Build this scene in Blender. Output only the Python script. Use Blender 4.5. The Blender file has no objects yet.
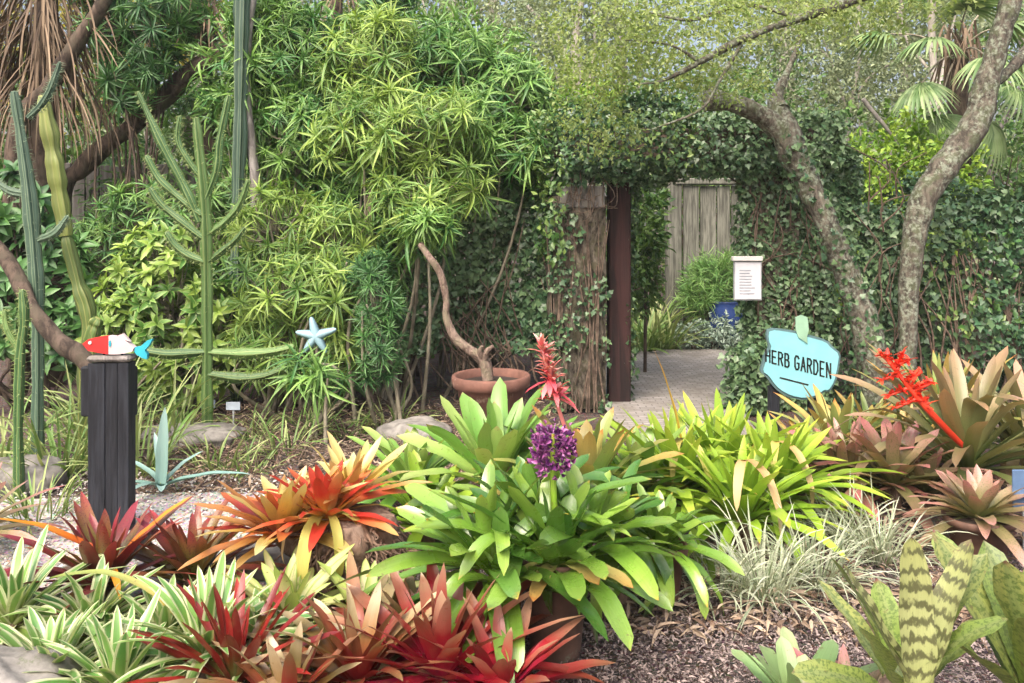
import bpy, math
import numpy as np
from math import sin, cos, pi, radians

R = np.random.default_rng(11)
SC = bpy.context.scene
COL = SC.collection

# ------------------------------------------------------------------ camera, world, sun, exposure
EYE = 1.6
FPX = 850.0
HOR = 220.0
PITCH = 0.0                       # level camera, lens shifted down: verticals stay vertical
cam = bpy.data.objects.new('camera', bpy.data.cameras.new('camera'))
COL.objects.link(cam)
cam.location = (0, 0, EYE)
cam.rotation_euler = (pi / 2 - PITCH, 0, 0)
cam.data.sensor_width = 36
cam.data.lens = 36 * FPX / 1024
cam.data.shift_y = -(341.5 - HOR) / 1024
cam.data.clip_end = 600
cam.data.clip_start = 0.05
SC.camera = cam

SUN_EL, SUN_AZ = radians(52), radians(205)      # azimuth measured clockwise from +Y (the view direction)
w = bpy.data.worlds.new('World')
SC.world = w
w.use_nodes = True
nt = w.node_tree
sky = nt.nodes.new('ShaderNodeTexSky')
sky.sky_type = 'NISHITA'
sky.sun_disc = False
sky.sun_elevation = SUN_EL
sky.sun_rotation = SUN_AZ
sky.air_density = 1.0
sky.dust_density = 10.0
sky.ozone_density = 0.6
nt.links.new(sky.outputs[0], nt.nodes['Background'].inputs['Color'])
nt.nodes['Background'].inputs['Strength'].default_value = 0.15
sun = bpy.data.objects.new('sun', bpy.data.lights.new('sun', 'SUN'))
COL.objects.link(sun)
sun.data.energy = 0.9
sun.data.angle = radians(50)
sun.data.color = (1.0, 0.995, 0.975)
sun.location = (-4, -6, 14)
sun.rotation_euler = (pi / 2 - SUN_EL, 0, pi - SUN_AZ)
vs = SC.view_settings
vs.view_transform = 'Standard'
vs.look = 'None'
vs.gamma = 1
vs.exposure = 1.3
vs.use_curve_mapping = False
SC.cycles.max_bounces = 6
SC.cycles.diffuse_bounces = 3
SC.cycles.glossy_bounces = 2
SC.cycles.transmission_bounces = 3
SC.cycles.transparent_max_bounces = 4


# ------------------------------------------------------------------ geometry helpers
def P(px, py, d):
    """point at distance d (along +Y) seen at that place of the photograph"""
    u = (px - 512) / FPX
    v = (HOR - py) / FPX
    dy = cos(PITCH) + v * sin(PITCH)
    dz = -sin(PITCH) + v * cos(PITCH)
    s = d / dy
    return np.array((u * s, d, EYE + dz * s))


def G(px, py, z=0.0):
    """point of the horizontal plane z"""
    v = (HOR - py) / FPX
    dy = cos(PITCH) + v * sin(PITCH)
    dz = -sin(PITCH) + v * cos(PITCH)
    s = (z - EYE) / dz
    return np.array(((px - 512) / FPX * s, dy * s, z))


def GD(px, d, z=0.0):
    """point at height z and distance d in the column px"""
    dy = cos(PITCH)
    # solve the ray height for z
    t = (z - EYE) / d
    v = (t * cos(PITCH) + sin(PITCH)) / (cos(PITCH) - t * sin(PITCH))
    s = d / (cos(PITCH) + v * sin(PITCH))
    return np.array(((px - 512) / FPX * s, d, z))


def unit(a):
    a = np.asarray(a, float)
    return a / np.maximum(np.linalg.norm(a, axis=-1, keepdims=True), 1e-9)


_ph = R.uniform(0, 6.28, (12, 3))
_fr = R.normal(0, 1, (12, 3))


def wob(p, scale=1.0):
    """smooth pseudo noise, about -1..1"""
    p = np.asarray(p, float) * scale
    r = 0
    for k in range(6):
        r = r + np.sin(p @ (_fr[k] * (1 + .35 * k)) + _ph[k, 0]) / (1 + .3 * k)
    return r / 2.2


class MB:
    def __init__(s):
        s.v, s.uv, s.r, s.f, s.n = [], [], [], [], 0
        s.flat = False

    def add(s, v, f, uv=None, r=None):
        v = np.asarray(v, float).reshape(-1, 3)
        f = np.asarray(f, int)
        n = len(v)
        s.v.append(v)
        s.uv.append(np.zeros((n, 2)) if uv is None else np.asarray(uv, float).reshape(-1, 2))
        s.r.append(np.full(n, .5) if r is None else np.broadcast_to(np.asarray(r, float), (n,)))
        s.f.append(f + s.n)
        s.n += n

    def build(s, name, mat, parent=None, smooth=True):
        me = bpy.data.meshes.new(name)
        V = np.concatenate(s.v)
        if parent is not None:
            V = V - ORG[parent.name]
        fs = s.f
        cnt = np.concatenate([np.full(len(f), f.shape[1]) for f in fs])
        idx = np.concatenate([f.ravel() for f in fs]).astype(np.int32)
        me.vertices.add(len(V))
        me.vertices.foreach_set('co', V.astype(np.float32).ravel())
        me.loops.add(len(idx))
        me.loops.foreach_set('vertex_index', idx)
        me.polygons.add(len(cnt))
        st = np.concatenate([[0], np.cumsum(cnt)[:-1]]).astype(np.int32)
        me.polygons.foreach_set('loop_start', st)
        me.polygons.foreach_set('use_smooth', np.full(len(cnt), bool(smooth and not s.flat)))
        uvl = me.uv_layers.new(name='UVMap')
        uvl.data.foreach_set('uv', np.concatenate(s.uv)[idx].astype(np.float32).ravel())
        at = me.attributes.new('rnd', 'FLOAT', 'POINT')
        at.data.foreach_set('value', np.concatenate(s.r).astype(np.float32))
        me.update(calc_edges=True)
        me.validate()
        me.materials.append(mat)
        o = bpy.data.objects.new(name, me)
        COL.objects.link(o)
        if parent is not None:
            o.parent = parent
            ORG[o.name] = ORG[parent.name]
        else:
            ORG[o.name] = np.zeros(3)
        return o


ORG = {}


def tag(o, label=None, cat=None, group=None, kind=None):
    if label: o['label'] = label
    if cat: o['category'] = cat
    if group: o['group'] = group
    if kind: o['kind'] = kind
    return o


def T(name, label, cat, loc, group=None):
    o = bpy.data.objects.new(name, None)
    o.empty_display_size = .1
    COL.objects.link(o)
    o.location = tuple(loc)
    ORG[o.name] = np.array(loc, float)
    return tag(o, label, cat, group)


def spline(pts, n):
    pts = np.asarray(pts, float)
    if len(pts) == 2:
        t = np.linspace(0, 1, n + 1)[:, None]
        return pts[0] * (1 - t) + pts[1] * t
    k = len(pts)
    q = np.vstack([2 * pts[0] - pts[1], pts, 2 * pts[-1] - pts[-2]])
    t = np.linspace(0, k - 1 - 1e-6, n + 1)
    i = t.astype(int)
    f = (t - i)[:, None]
    a, b, c, d = q[i], q[i + 1], q[i + 2], q[i + 3]
    return .5 * ((2 * b) + (-a + c) * f + (2 * a - 5 * b + 4 * c - d) * f ** 2 + (-a + 3 * b - 3 * c + d) * f ** 3)


def tube(mb, pts, rad, sides=9, n=None, rough=0.0, rib=0, ribd=0.3, r=.5, cap=True, fr=9.0):
    """tapered tube along a smooth path; rough = uneven surface, rib = ribs of a cactus column"""
    n = n or max(3, 4 * (len(pts) - 1))
    C = spline(pts, n)
    rad = np.interp(np.linspace(0, 1, n + 1), np.linspace(0, 1, len(np.atleast_1d(rad))), np.atleast_1d(rad))
    Tn = unit(np.gradient(C, axis=0))
    ref = np.array((0.13, 0.99, 0.05)) if abs(Tn[:, 1]).mean() < .8 else np.array((1., 0, 0.1))
    A = unit(np.cross(Tn, ref))
    B = np.cross(Tn, A)
    a = np.linspace(0, 2 * pi, sides, endpoint=False)
    rr = np.ones(sides)
    if rib:
        rr = 1 - ribd * (.5 + .5 * np.cos(a * rib + pi)) ** .8
    ring = (np.cos(a)[None, :, None] * A[:, None] + np.sin(a)[None, :, None] * B[:, None]) * (rad[:, None] * rr[None])[:, :, None]
    V = C[:, None] + ring
    if rough:
        V = V + unit(ring) * (wob(V.reshape(-1, 3), fr).reshape(n + 1, sides, 1) * rad[:, None, None] * rough)
    i = np.arange(n)[:, None] * sides
    j = np.arange(sides)[None]
    j2 = (j + 1) % sides
    F = np.stack([i + j, i + j2, i + sides + j2, i + sides + j], -1).reshape(-1, 4)
    uu = (.5 + .5 * np.cos(a * rib + pi)) if rib else np.linspace(0, 1, sides)
    uv = np.stack([np.broadcast_to(uu, (n + 1, sides)), np.broadcast_to(np.linspace(0, 1, n + 1)[:, None], (n + 1, sides))], -1)
    mb.add(V, F, uv, r)
    if cap:
        for e, cc in ((0, C[0]), (n, C[-1] + Tn[-1] * rad[-1] * .35)):
            vv = np.vstack([V[e], cc])
            ff = [(k, (k + 1) % sides, sides) for k in range(sides)]
            if e == 0: ff = [f[::-1] for f in ff]
            mb.add(vv, ff, None, r)


def box(mb, lo, hi, r=.5, bev=0.0):
    mb.flat = True
    lo, hi = np.minimum(lo, hi).astype(float), np.maximum(lo, hi).astype(float)
    if bev <= 0:
        v = np.array([[(lo, hi)[x][0], (lo, hi)[y][1], (lo, hi)[z][2]] for z in (0, 1) for y in (0, 1) for x in (0, 1)])
        f = [(0, 2, 3, 1), (4, 5, 7, 6), (0, 1, 5, 4), (2, 6, 7, 3), (0, 4, 6, 2), (1, 3, 7, 5)]
        for q in f:
            mb.add(v[list(q)], [(0, 1, 2, 3)], [(0, 0), (1, 0), (1, 1), (0, 1)], r)
    else:
        c, h = (lo + hi) / 2, (hi - lo) / 2
        vs, ids = [], {}
        for z in (-1, 1):
            for y in (-1, 1):
                for x in (-1, 1):
                    for ax in range(3):
                        q = np.array([x, y, z], float) * (h - bev)
                        q[ax] += (x, y, z)[ax] * bev
                        ids[(x, y, z, ax)] = len(vs)
                        vs.append(c + q)
        F4, F3 = [], []
        for ax in range(3):
            o1, o2 = [(1, 2), (2, 0), (0, 1)][ax]
            for s in (-1, 1):
                ring = []
                for a, b in ((-1, -1), (1, -1), (1, 1), (-1, 1)):
                    k = [0, 0, 0]; k[ax] = s; k[o1] = a; k[o2] = b
                    ring.append(ids[(*k, ax)])
                F4.append(ring if s > 0 else ring[::-1])
            for a in (-1, 1):
                for b in (-1, 1):
                    k0 = [0, 0, 0]; k0[ax] = -1; k0[o1] = a; k0[o2] = b
                    k1 = list(k0); k1[ax] = 1
                    q = [ids[(*k0, o1)], ids[(*k0, o2)], ids[(*k1, o2)], ids[(*k1, o1)]]
                    F4.append(q if a * b < 0 else q[::-1])
        for z in (-1, 1):
            for y in (-1, 1):
                for x in (-1, 1):
                    t = [ids[(x, y, z, 0)], ids[(x, y, z, 1)], ids[(x, y, z, 2)]]
                    F3.append(t if x * y * z > 0 else t[::-1])
        vs = np.array(vs)
        mb.add(vs, F4, None, r)
        mb.f.append(np.array(F3) + mb.n - len(vs))


def lathe(mb, c, prof, sides=28, r=.5, rough=0.0):
    """prof: list of (radius, height)"""
    a = np.linspace(0, 2 * pi, sides, endpoint=False)
    prof = np.asarray(prof, float)
    V = np.stack([prof[:, None, 0] * np.cos(a), prof[:, None, 0] * np.sin(a), np.broadcast_to(prof[:, None, 1], (len(prof), sides))], -1)
    V = V.reshape(-1, 3) + np.asarray(c)
    if rough: V = V + np.stack([wob(V, 7), wob(V + 3, 7), wob(V + 9, 7)], -1) * rough
    n = len(prof) - 1
    i = np.arange(n)[:, None] * sides
    j = np.arange(sides)[None]
    j2 = (j + 1) % sides
    mb.add(V, np.stack([i + j, i + j2, i + sides + j2, i + sides + j], -1).reshape(-1, 4), None, r)


def prism(mb, pts, y0, y1, r=.5):
    """outline of (x,z) points given clockwise or not, from depth y0 (front) to y1"""
    mb.flat = True
    pts = np.asarray(pts, float)
    if np.sum(pts[:, 0] * np.roll(pts[:, 1], -1) - pts[:, 1] * np.roll(pts[:, 0], -1)) < 0: pts = pts[::-1]
    n = len(pts)
    A = np.stack([pts[:, 0], np.full(n, y0), pts[:, 1]], -1)
    B = np.stack([pts[:, 0], np.full(n, y1), pts[:, 1]], -1)
    mb.add(A, [list(range(n))], None, r)
    mb.add(B, [list(range(n))[::-1]], None, r)
    for k in range(n):
        k2 = (k + 1) % n
        mb.add([A[k], B[k], B[k2], A[k2]], [(0, 1, 2, 3)], None, r)


# ---- leaves
def t_leaf(n, prof, droop=.25, fold=.12):
    s = np.linspace(0, 1, n + 1)
    wv = np.array([prof(x) for x in s])
    V, UV = [], []
    for k in range(n + 1):
        y, z = s[k] * (1 - .12 * droop * s[k]), -droop * s[k] ** 2
        for t in (-1, 0, 1):
            V.append((t * wv[k], y, z + fold * abs(t) * wv[k] * 2))
            UV.append((.5 + .5 * t, s[k]))
    F = []
    for k in range(n):
        for j in range(2):
            a = k * 3 + j
            F.append((a, a + 1, a + 4, a + 3))
    return np.array(V), np.array(F), np.array(UV)


LIN = t_leaf(4, lambda x: .062 * (.45 + .55 * min(1, x * 4)) * max(0.02, 1 - x ** 2.6), .55, .3)
LIN_S = t_leaf(3, lambda x: .05 * (.5 + .5 * min(1, x * 4)) * max(0.03, 1 - x ** 2.2), .15, .2)
OVAL = t_leaf(2, lambda x: (.04, .3, .02)[int(round(x * 2))], .2, .25)
LONGOVAL = t_leaf(3, lambda x: (.04, .19, .15, .01)[int(round(x * 3))], .3, .25)
iv = np.array([(0, .05), (.30, -.08), (.5, .30), (.26, .48), (0, 1.0), (-.26, .48), (-.5, .30), (-.30, -.08)])
IVY = (np.array([(0, .35, -.03)] + [(x, y, .10 * abs(x) - .16 * y * y) for x, y in iv]),
       np.array([(0, k, k % 8 + 1) for k in range(1, 9)]),
       np.array([(.5, .4)] + [(.5 + x, y) for x, y in iv]))


def frames(f, nrm):
    f = unit(f)
    s = unit(np.cross(f, nrm))
    z = np.cross(s, f)
    return np.stack([s, f, z], -1)


def scatter(mb, tpl, pos, f, nrm, size, rnd, wide=1.0):
    v, q, uv = tpl
    M = frames(f, nrm)
    sz = np.broadcast_to(np.asarray(size, float), (len(pos),))
    vv = v[None] * sz[:, None, None]
    if np.ndim(wide) or wide != 1.0:
        vv = vv * np.stack([np.broadcast_to(wide, sz.shape), np.ones_like(sz), np.ones_like(sz)], -1)[:, None]
    V = np.einsum('nij,nkj->nki', M, vv) + pos[:, None]
    N, K = len(pos), len(v)
    F = (q[None] + (np.arange(N) * K)[:, None, None]).reshape(-1, q.shape[1])
    mb.add(V.reshape(-1, 3), F, np.tile(uv, (N, 1)), np.repeat(np.broadcast_to(rnd, (N,)), K))


def rdir(n):
    return unit(R.normal(0, 1, (n, 3)))


def rosettes(mb, cen, axis, k, L, tpl=LIN, spread=(75, -20), var=.2, wide=1.0, ryv=None, rspread=.3):
    """whorls of narrow leaves"""
    N = len(cen)
    axis = unit(axis)
    a0 = R.uniform(0, 6.28, N)
    e1 = unit(np.cross(axis, np.array((.31, .87, .2))))
    e2 = np.cross(axis, e1)
    t = (np.arange(k) + .5) / k
    az = a0[:, None] + np.arange(k)[None] * 2.39996 + R.normal(0, .2, (N, k))
    el = np.radians(spread[0] + (spread[1] - spread[0]) * t)[None] + R.normal(0, .16, (N, k))
    h = np.cos(az)[..., None] * e1[:, None] + np.sin(az)[..., None] * e2[:, None]
    f = h * np.cos(el)[..., None] + axis[:, None] * np.sin(el)[..., None]
    f[..., 2] -= .15
    nr = axis[:, None] * np.cos(el)[..., None] - h * np.sin(el)[..., None] + R.normal(0, .25, (N, k, 3))
    ln = np.broadcast_to(L, (N,))[:, None] * (.6 + .4 * np.sin(t * pi * .9 + .15))[None] * R.uniform(1 - var, 1 + var, (N, k))
    pos = cen[:, None] - axis[:, None] * (t * .28)[None, :, None] * np.broadcast_to(L, (N,))[:, None, None]
    rn = R.uniform(0, 1, N) if ryv is None else np.asarray(ryv)
    rn = np.clip(rn[:, None] * (1 - rspread) + R.uniform(0, rspread, (N, k)), 0, 1)
    scatter(mb, tpl, pos.reshape(-1, 3), f.reshape(-1, 3), nr.reshape(-1, 3), ln.ravel(), rn.ravel(), wide)


def inblob(c, rad, n, shell=.0):
    d = rdir(n)
    u = R.uniform(shell, 1, n) ** (1 / 2.2)
    return np.asarray(c) + d * u[:, None] * np.asarray(rad), d


def cloud(mb, blobs, n, tpl, size, up=.6, clump=0.0, wide=1.0, hang=.3):
    """leaf sprays inside ellipsoids: little groups of leaves on invisible twigs"""
    vol = np.array([np.prod(b[1]) ** (2 / 3) for b in blobs])
    num = R.multinomial(n, vol / vol.sum())
    for (c, rad), m in zip(blobs, num):
        if clump:
            g = max(1, int(m / clump))
            cc, dd = inblob(c, rad, g, .25)
            keep = wob(cc, 2.2 / max(.3, float(np.mean(rad)))) > -.75
            cc, dd = cc[keep], dd[keep]
            if not len(cc): continue
            g = len(cc)
            per = int(clump)
            tw = unit(dd * np.array((1, 1, .5)) + R.normal(0, .6, (g, 3)) - np.array((0, 0, hang)))
            s = R.uniform(0, 1, (g, per, 1))
            spread = float(np.mean(rad)) * .28
            pos = (cc[:, None] + tw[:, None] * s * spread * 1.6 + R.normal(0, .22 * spread, (g, per, 3))).reshape(-1, 3)
            f = (np.repeat(tw[:, None], per, 1) + R.normal(0, .8, (g, per, 3))).reshape(-1, 3)
            rr = np.clip(np.repeat(R.uniform(0, 1, g), per) * .65 + R.uniform(0, .35, g * per), 0, 1)
        else:
            pos, dd = inblob(c, rad, m, .2)
            f = dd + R.normal(0, .9, (m, 3)) - np.array((0, 0, hang))
            rr = R.uniform(0, 1, m)
        nr = rdir(len(pos)) * .8 + np.array((0, -.2, up))
        scatter(mb, tpl, pos, f, nr, size * R.uniform(.65, 1.25, len(pos)), rr, wide)


def ivy_box(mb, lo, hi, n, size=.055, bump=.10, faces='flrtb', tpl=IVY, droop=.5):
    """leaves over the faces of a box, in an uneven layer"""
    lo, hi = np.asarray(lo, float), np.asarray(hi, float)
    s = hi - lo
    spec = {'f': ((0, -1, 0), s[0] * s[2]), 'b': ((0, 1, 0), s[0] * s[2]), 'l': ((-1, 0, 0), s[1] * s[2]), 'r': ((1, 0, 0), s[1] * s[2]), 't': ((0, 0, 1), s[0] * s[1]), 'u': ((0, 0, -1), s[0] * s[1])}
    ar = np.array([spec[k][1] for k in faces])
    for k, m in zip(faces, R.multinomial(n, ar / ar.sum())):
        nn = np.array(spec[k][0], float)
        p = lo + R.uniform(0, 1, (m, 3)) * s
        ax = int(np.argmax(abs(nn)))
        p[:, ax] = hi[ax] if nn[ax] > 0 else lo[ax]
        off = wob(p, 2.6) * bump + wob(p, 7.0) * bump * .6 - R.exponential(.35, m) * bump + bump * .3
        p = p + nn * off[:, None] + R.normal(0, .02, (m, 3))
        gap = wob(p + 5, 4.5) > -.95
        p = p[gap]
        m = len(p)
        f = R.normal(0, .7, (m, 3)) + np.array((0, 0, -droop)) + nn * .2
        nr = nn + np.array((0, 0, .55)) + R.normal(0, .42, (m, 3))
        scatter(mb, tpl, p, f, nr, size * R.uniform(.55, 1.3, m), np.clip(.5 + .3 * wob(p, 1.6) + R.normal(0, .2, m), 0, 1))


def strap(s, base=.7, tip=6.0):
    return (base + (1 - base) * np.minimum(1, s * 3.5)) * np.sqrt(np.maximum(1 - s ** tip, 0)) + .004


def lance(s, base=.7, tip=3.1):
    return (base + (1 - base) * np.minimum(1, s * 3)) * np.maximum(1 - s ** tip, 0) ** .68 + .004


def ribbon(mb, p0, az, el, L, W, bend, prof=strap, n=10, nx=4, chan=.35, side=0.0, twist=0.0, r=.5, pw=1.3, kink=0.0):
    s = np.linspace(0, 1, n + 1)
    th = el - bend * s ** pw
    if kink: th = th - kink / (1 + np.exp(-(s - .62) * 22))
    a = az + side * s
    d = np.stack([np.cos(th) * np.cos(a), np.cos(th) * np.sin(a), np.sin(th)], -1)
    C = np.asarray(p0) + np.vstack([np.zeros(3), np.cumsum((d[:-1] + d[1:]) / 2, 0)]) * L / n
    S = np.stack([-np.sin(a), np.cos(a), np.zeros(n + 1)], -1)
    N = np.cross(d, S)
    tw = twist * s
    S2 = S * np.cos(tw)[:, None] + N * np.sin(tw)[:, None]
    N2 = np.cross(d, S2)
    wd = W * .5 * prof(s)
    t = np.linspace(-1, 1, nx + 1)
    ch = chan * (1.25 - s * .9)
    wave = .10 * np.sin(s * 17 + r * 40)[:, None] * np.abs(t)[None] ** 2
    V = C[:, None] + S2[:, None] * (t[None, :, None] * wd[:, None, None]) + N2[:, None] * ((ch[:, None] * (t ** 2)[None] + wave) * wd[:, None])[..., None]
    uv = np.stack([np.broadcast_to(.5 + .5 * t, (n + 1, nx + 1)), np.broadcast_to(s[:, None], (n + 1, nx + 1))], -1)
    i = np.arange(n)[:, None] * (nx + 1)
    j = np.arange(nx)[None]
    F = np.stack([i + j, i + j + 1, i + nx + 2 + j, i + nx + 1 + j], -1).reshape(-1, 4)
    mb.add(V, F, uv, r)
    return C[-1]


def rosette_mesh(mb, c, n, L, W, el=(80, 5), bend=(.3, 1.3), prof=strap, chan=.35, ljit=.15, core=.03, inner=.6, az0=None, pw=1.3, kinkp=0.0, lean=(0, 0), nseg=10, tw=.25, rlo=0, rhi=1):
    az0 = R.uniform(0, 6.28) if az0 is None else az0
    for i in range(n):
        t = i / max(1, n - 1)
        az = az0 + i * 2.39996 + R.normal(0, .16)
        e = radians(el[0] + (el[1] - el[0]) * t ** .85) + R.normal(0, .12)
        e += (lean[0] * cos(az) + lean[1] * sin(az)) * -1.0
        b = (bend[0] + (bend[1] - bend[0]) * t) * R.uniform(.7, 1.3)
        ln = L * (inner + (1 - inner) * min(1, t * 1.7)) * R.uniform(1 - ljit, 1 + ljit)
        off = np.array((cos(az), sin(az), 0)) * core * (.3 + t) + np.array((0, 0, .05 * L * (1 - t)))
        ribbon(mb, np.asarray(c) + off, az, e, ln, W * R.uniform(.82, 1.12), b, prof, nseg, 4, chan, R.normal(0, .18), R.normal(0, tw), R.uniform(rlo, rhi), pw,
               kink=(R.uniform(.7, 1.5) if R.uniform() < kinkp else 0))


# ------------------------------------------------------------------ materials
def NT(name):
    m = bpy.data.materials.new(name)
    m.use_nodes = True
    t = m.node_tree
    for n in list(t.nodes): t.nodes.remove(n)
    return m, t


class N:
    """small node tree writer"""
    def __init__(s, t): s.t = t

    def n(s, typ, **kw):
        nd = s.t.nodes.new('ShaderNode' + typ)
        for k, v in kw.items(): setattr(nd, k, v)
        return nd

    def put(s, sock, v):
        if hasattr(v, 'links'): s.t.links.new(v, sock)
        else: sock.default_value = v

    def m(s, op, a, b=0.0, c=None, clamp=False):
        nd = s.n('Math', operation=op, use_clamp=clamp)
        s.put(nd.inputs[0], a); s.put(nd.inputs[1], b)
        if c is not None: s.put(nd.inputs[2], c)
        return nd.outputs[0]

    def mix(s, f, a, b, bt='MIX'):
        nd = s.n('Mix', data_type='RGBA', blend_type=bt)
        s.put(nd.inputs[0], f)
        s.put(nd.inputs[6], a if hasattr(a, 'links') else (*a, 1))
        s.put(nd.inputs[7], b if hasattr(b, 'links') else (*b, 1))
        return nd.outputs[2]

    def ramp(s, f, stops):
        nd = s.n('ValToRGB')
        e = nd.color_ramp.elements
        while len(e) < len(stops): e.new(.5)
        for k, (p, c) in enumerate(stops):
            e[k].position = p
            e[k].color = (*c, 1) if not np.isscalar(c) else (c, c, c, 1)
        s.put(nd.inputs[0], f)
        return nd.outputs[0]

    def noise(s, vec, scale, detail=3, rough=.55, dist=0.0):
        nd = s.n('TexNoise')
        if vec is not None: s.put(nd.inputs['Vector'], vec)
        nd.inputs['Scale'].default_value = scale
        nd.inputs['Detail'].default_value = detail
        nd.inputs['Roughness'].default_value = rough
        nd.inputs['Distortion'].default_value = dist
        return nd.outputs[0]

    def vec(s, x, y, z):
        nd = s.n('CombineXYZ')
        s.put(nd.inputs[0], x); s.put(nd.inputs[1], y); s.put(nd.inputs[2], z)
        return nd.outputs[0]

    def sstep(s, v, lo, hi):
        nd = s.n('MapRange', interpolation_type='SMOOTHSTEP')
        s.put(nd.inputs[0], v); nd.inputs[1].default_value = lo; nd.inputs[2].default_value = hi
        return nd.outputs[0]

    def out(s, col, rough=.5, transl=0.0, bump=None, bstr=.3, bdist=.01, spec=.5, coat=0.0):
        b = s.n('BsdfPrincipled')
        s.put(b.inputs['Base Color'], col)
        s.put(b.inputs['Roughness'], rough)
        b.inputs['Specular IOR Level'].default_value = spec
        if coat:
            b.inputs['Coat Weight'].default_value = coat
            b.inputs['Coat Roughness'].default_value = .16
        if bump is not None:
            bn = s.n('Bump')
            bn.inputs['Strength'].default_value = bstr
            bn.inputs['Distance'].default_value = bdist
            s.put(bn.inputs['Height'], bump)
            s.t.links.new(bn.outputs[0], b.inputs['Normal'])
        o = s.n('OutputMaterial')
        sh = b.outputs[0]
        if transl:
            tr = s.n('BsdfTranslucent')
            s.put(tr.inputs[0], s.mix(1.0, col, (1.0, .95, .55), 'MULTIPLY'))
            mx = s.n('MixShader')
            mx.inputs[0].default_value = transl
            s.t.links.new(sh, mx.inputs[1]); s.t.links.new(tr.outputs[0], mx.inputs[2])
            sh = mx.outputs[0]
        s.t.links.new(sh, o.inputs[0])


def leafmat(name, A, B=None, spth=(.52, .66), margin=None, mw=.3, rough=.35, transl=.25, vary=.25, streak=.25, band=None, tip=None, tipw=.08, mid=None, spots=None, coat=0.0, spec=.5):
    """A, B: colours from leaf base to leaf tip of the two extremes of the plant; margin: edge colour; band: cross bands; tip: withered ends"""
    m, t = NT(name)
    n = N(t)
    uvn = n.n('UVMap'); uvn.uv_map = 'UVMap'
    sp = n.n('SeparateXYZ')
    t.links.new(uvn.outputs[0], sp.inputs[0])
    u, v = sp.outputs[0], sp.outputs[1]
    at = n.n('Attribute'); at.attribute_name = 'rnd'
    r = at.outputs['Fac']
    r2 = n.m('FRACT', n.m('MULTIPLY', r, 37.7))
    geo = n.n('NewGeometry')
    blot = n.noise(geo.outputs['Position'], 14, 3)
    vj = n.m('ADD', v, n.m('MULTIPLY', n.m('SUBTRACT', n.m('ADD', n.m('MULTIPLY', r2, .6), n.m('MULTIPLY', blot, .7)), .65), .45))

    def st(L): return [(i / (len(L) - 1), c) for i, c in enumerate(L)]
    col = n.ramp(vj, st(A)) if len(A) > 1 else A[0]
    if B is not None:
        cb = n.ramp(vj, st(B)) if len(B) > 1 else B[0]
        col = n.mix(n.sstep(r, .15, .85), col, cb)
    sv = n.noise(n.vec(n.m('MULTIPLY', u, 16.0), n.m('MULTIPLY', v, 1.6), n.m('MULTIPLY', r, 91.0)), 1.0, 2)
    e = n.m('ABSOLUTE', n.m('MULTIPLY', n.m('SUBTRACT', u, .5), 2.0))
    if mid is not None:
        col = n.mix(n.m('MULTIPLY', n.sstep(n.m('ADD', e, n.m('MULTIPLY', n.m('SUBTRACT', sv, .5), .5)), .42, .18), .85), col, mid)
    if margin is not None:
        mm = n.sstep(n.m('ADD', e, n.m('MULTIPLY', n.m('SUBTRACT', sv, .5), .9)), 1 - mw - .16, 1 - mw + .16)
        col = n.mix(mm, col, margin)
    if band is not None:
        wv = n.m('SINE', n.m('ADD', n.m('MULTIPLY', v, 62.0), n.m('ADD', n.m('MULTIPLY', n.noise(n.vec(n.m('MULTIPLY', u, 3.0), n.m('MULTIPLY', v, 7.0), r), 2.2, 3), 9.0), n.m('MULTIPLY', r, 20.0))))
        col = n.mix(n.m('MULTIPLY', n.sstep(wv, -.5, .9), n.sstep(n.noise(n.vec(u, n.m('MULTIPLY', v, 3.0), r2), 3.0), .25, .42)), col, band)
    if spots is not None:
        spn = n.noise(n.vec(n.m('MULTIPLY', u, 3.0), n.m('MULTIPLY', v, 14.0), n.m('MULTIPLY', r, 50.0)), 2.6, 4)
        col = n.mix(n.m('MULTIPLY', n.sstep(spn, *spth), .8), col, spots)
    if tip is None and 'bromeliad' in name:
        tip, tipw = (.24, .16, .09), .035
    if tip is not None:
        tv = n.m('ADD', v, n.m('MULTIPLY', n.m('SUBTRACT', n.noise(geo.outputs['Position'], 30, 3), .5), .22))
        tv = n.m('SUBTRACT', tv, n.m('MULTIPLY', n.m('SUBTRACT', 1.0, r2), tipw))
        col = n.mix(n.sstep(tv, 1 - tipw - .02, 1 - tipw + .05), col, tip)
    val = n.m('ADD', 1 - vary * .5 - streak * .5, n.m('ADD', n.m('MULTIPLY', r2, vary), n.m('MULTIPLY', sv, streak * 1.0)))
    col = n.mix(1.0, col, n.vec(val, val, val), 'MULTIPLY')
    if 'bromeliad' in name:
        fine = n.noise(n.vec(n.m('MULTIPLY', u, 60.0), n.m('MULTIPLY', v, 3.0), n.m('MULTIPLY', r, 33.0)), 1.0, 2)
        k2 = n.m('ADD', .82, n.m('MULTIPLY', fine, .36))
        col = n.mix(1.0, col, n.vec(k2, k2, k2), 'MULTIPLY')
        bl = n.noise(geo.outputs['Position'], 46, 4, .7)
        col = n.mix(n.m('MULTIPLY', n.sstep(bl, .62, .70), .75), col, (.13, .085, .04))
        bl2 = n.noise(geo.outputs['Position'], 9, 3, .6)
        col = n.mix(n.m('MULTIPLY', n.sstep(bl2, .55, .75), .22), col, (.26, .24, .09))
    n.out(col, n.m('ADD', rough - .06, n.m('MULTIPLY', blot, .16)), transl, sv, .35, .003, spec, coat)
    return m


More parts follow.
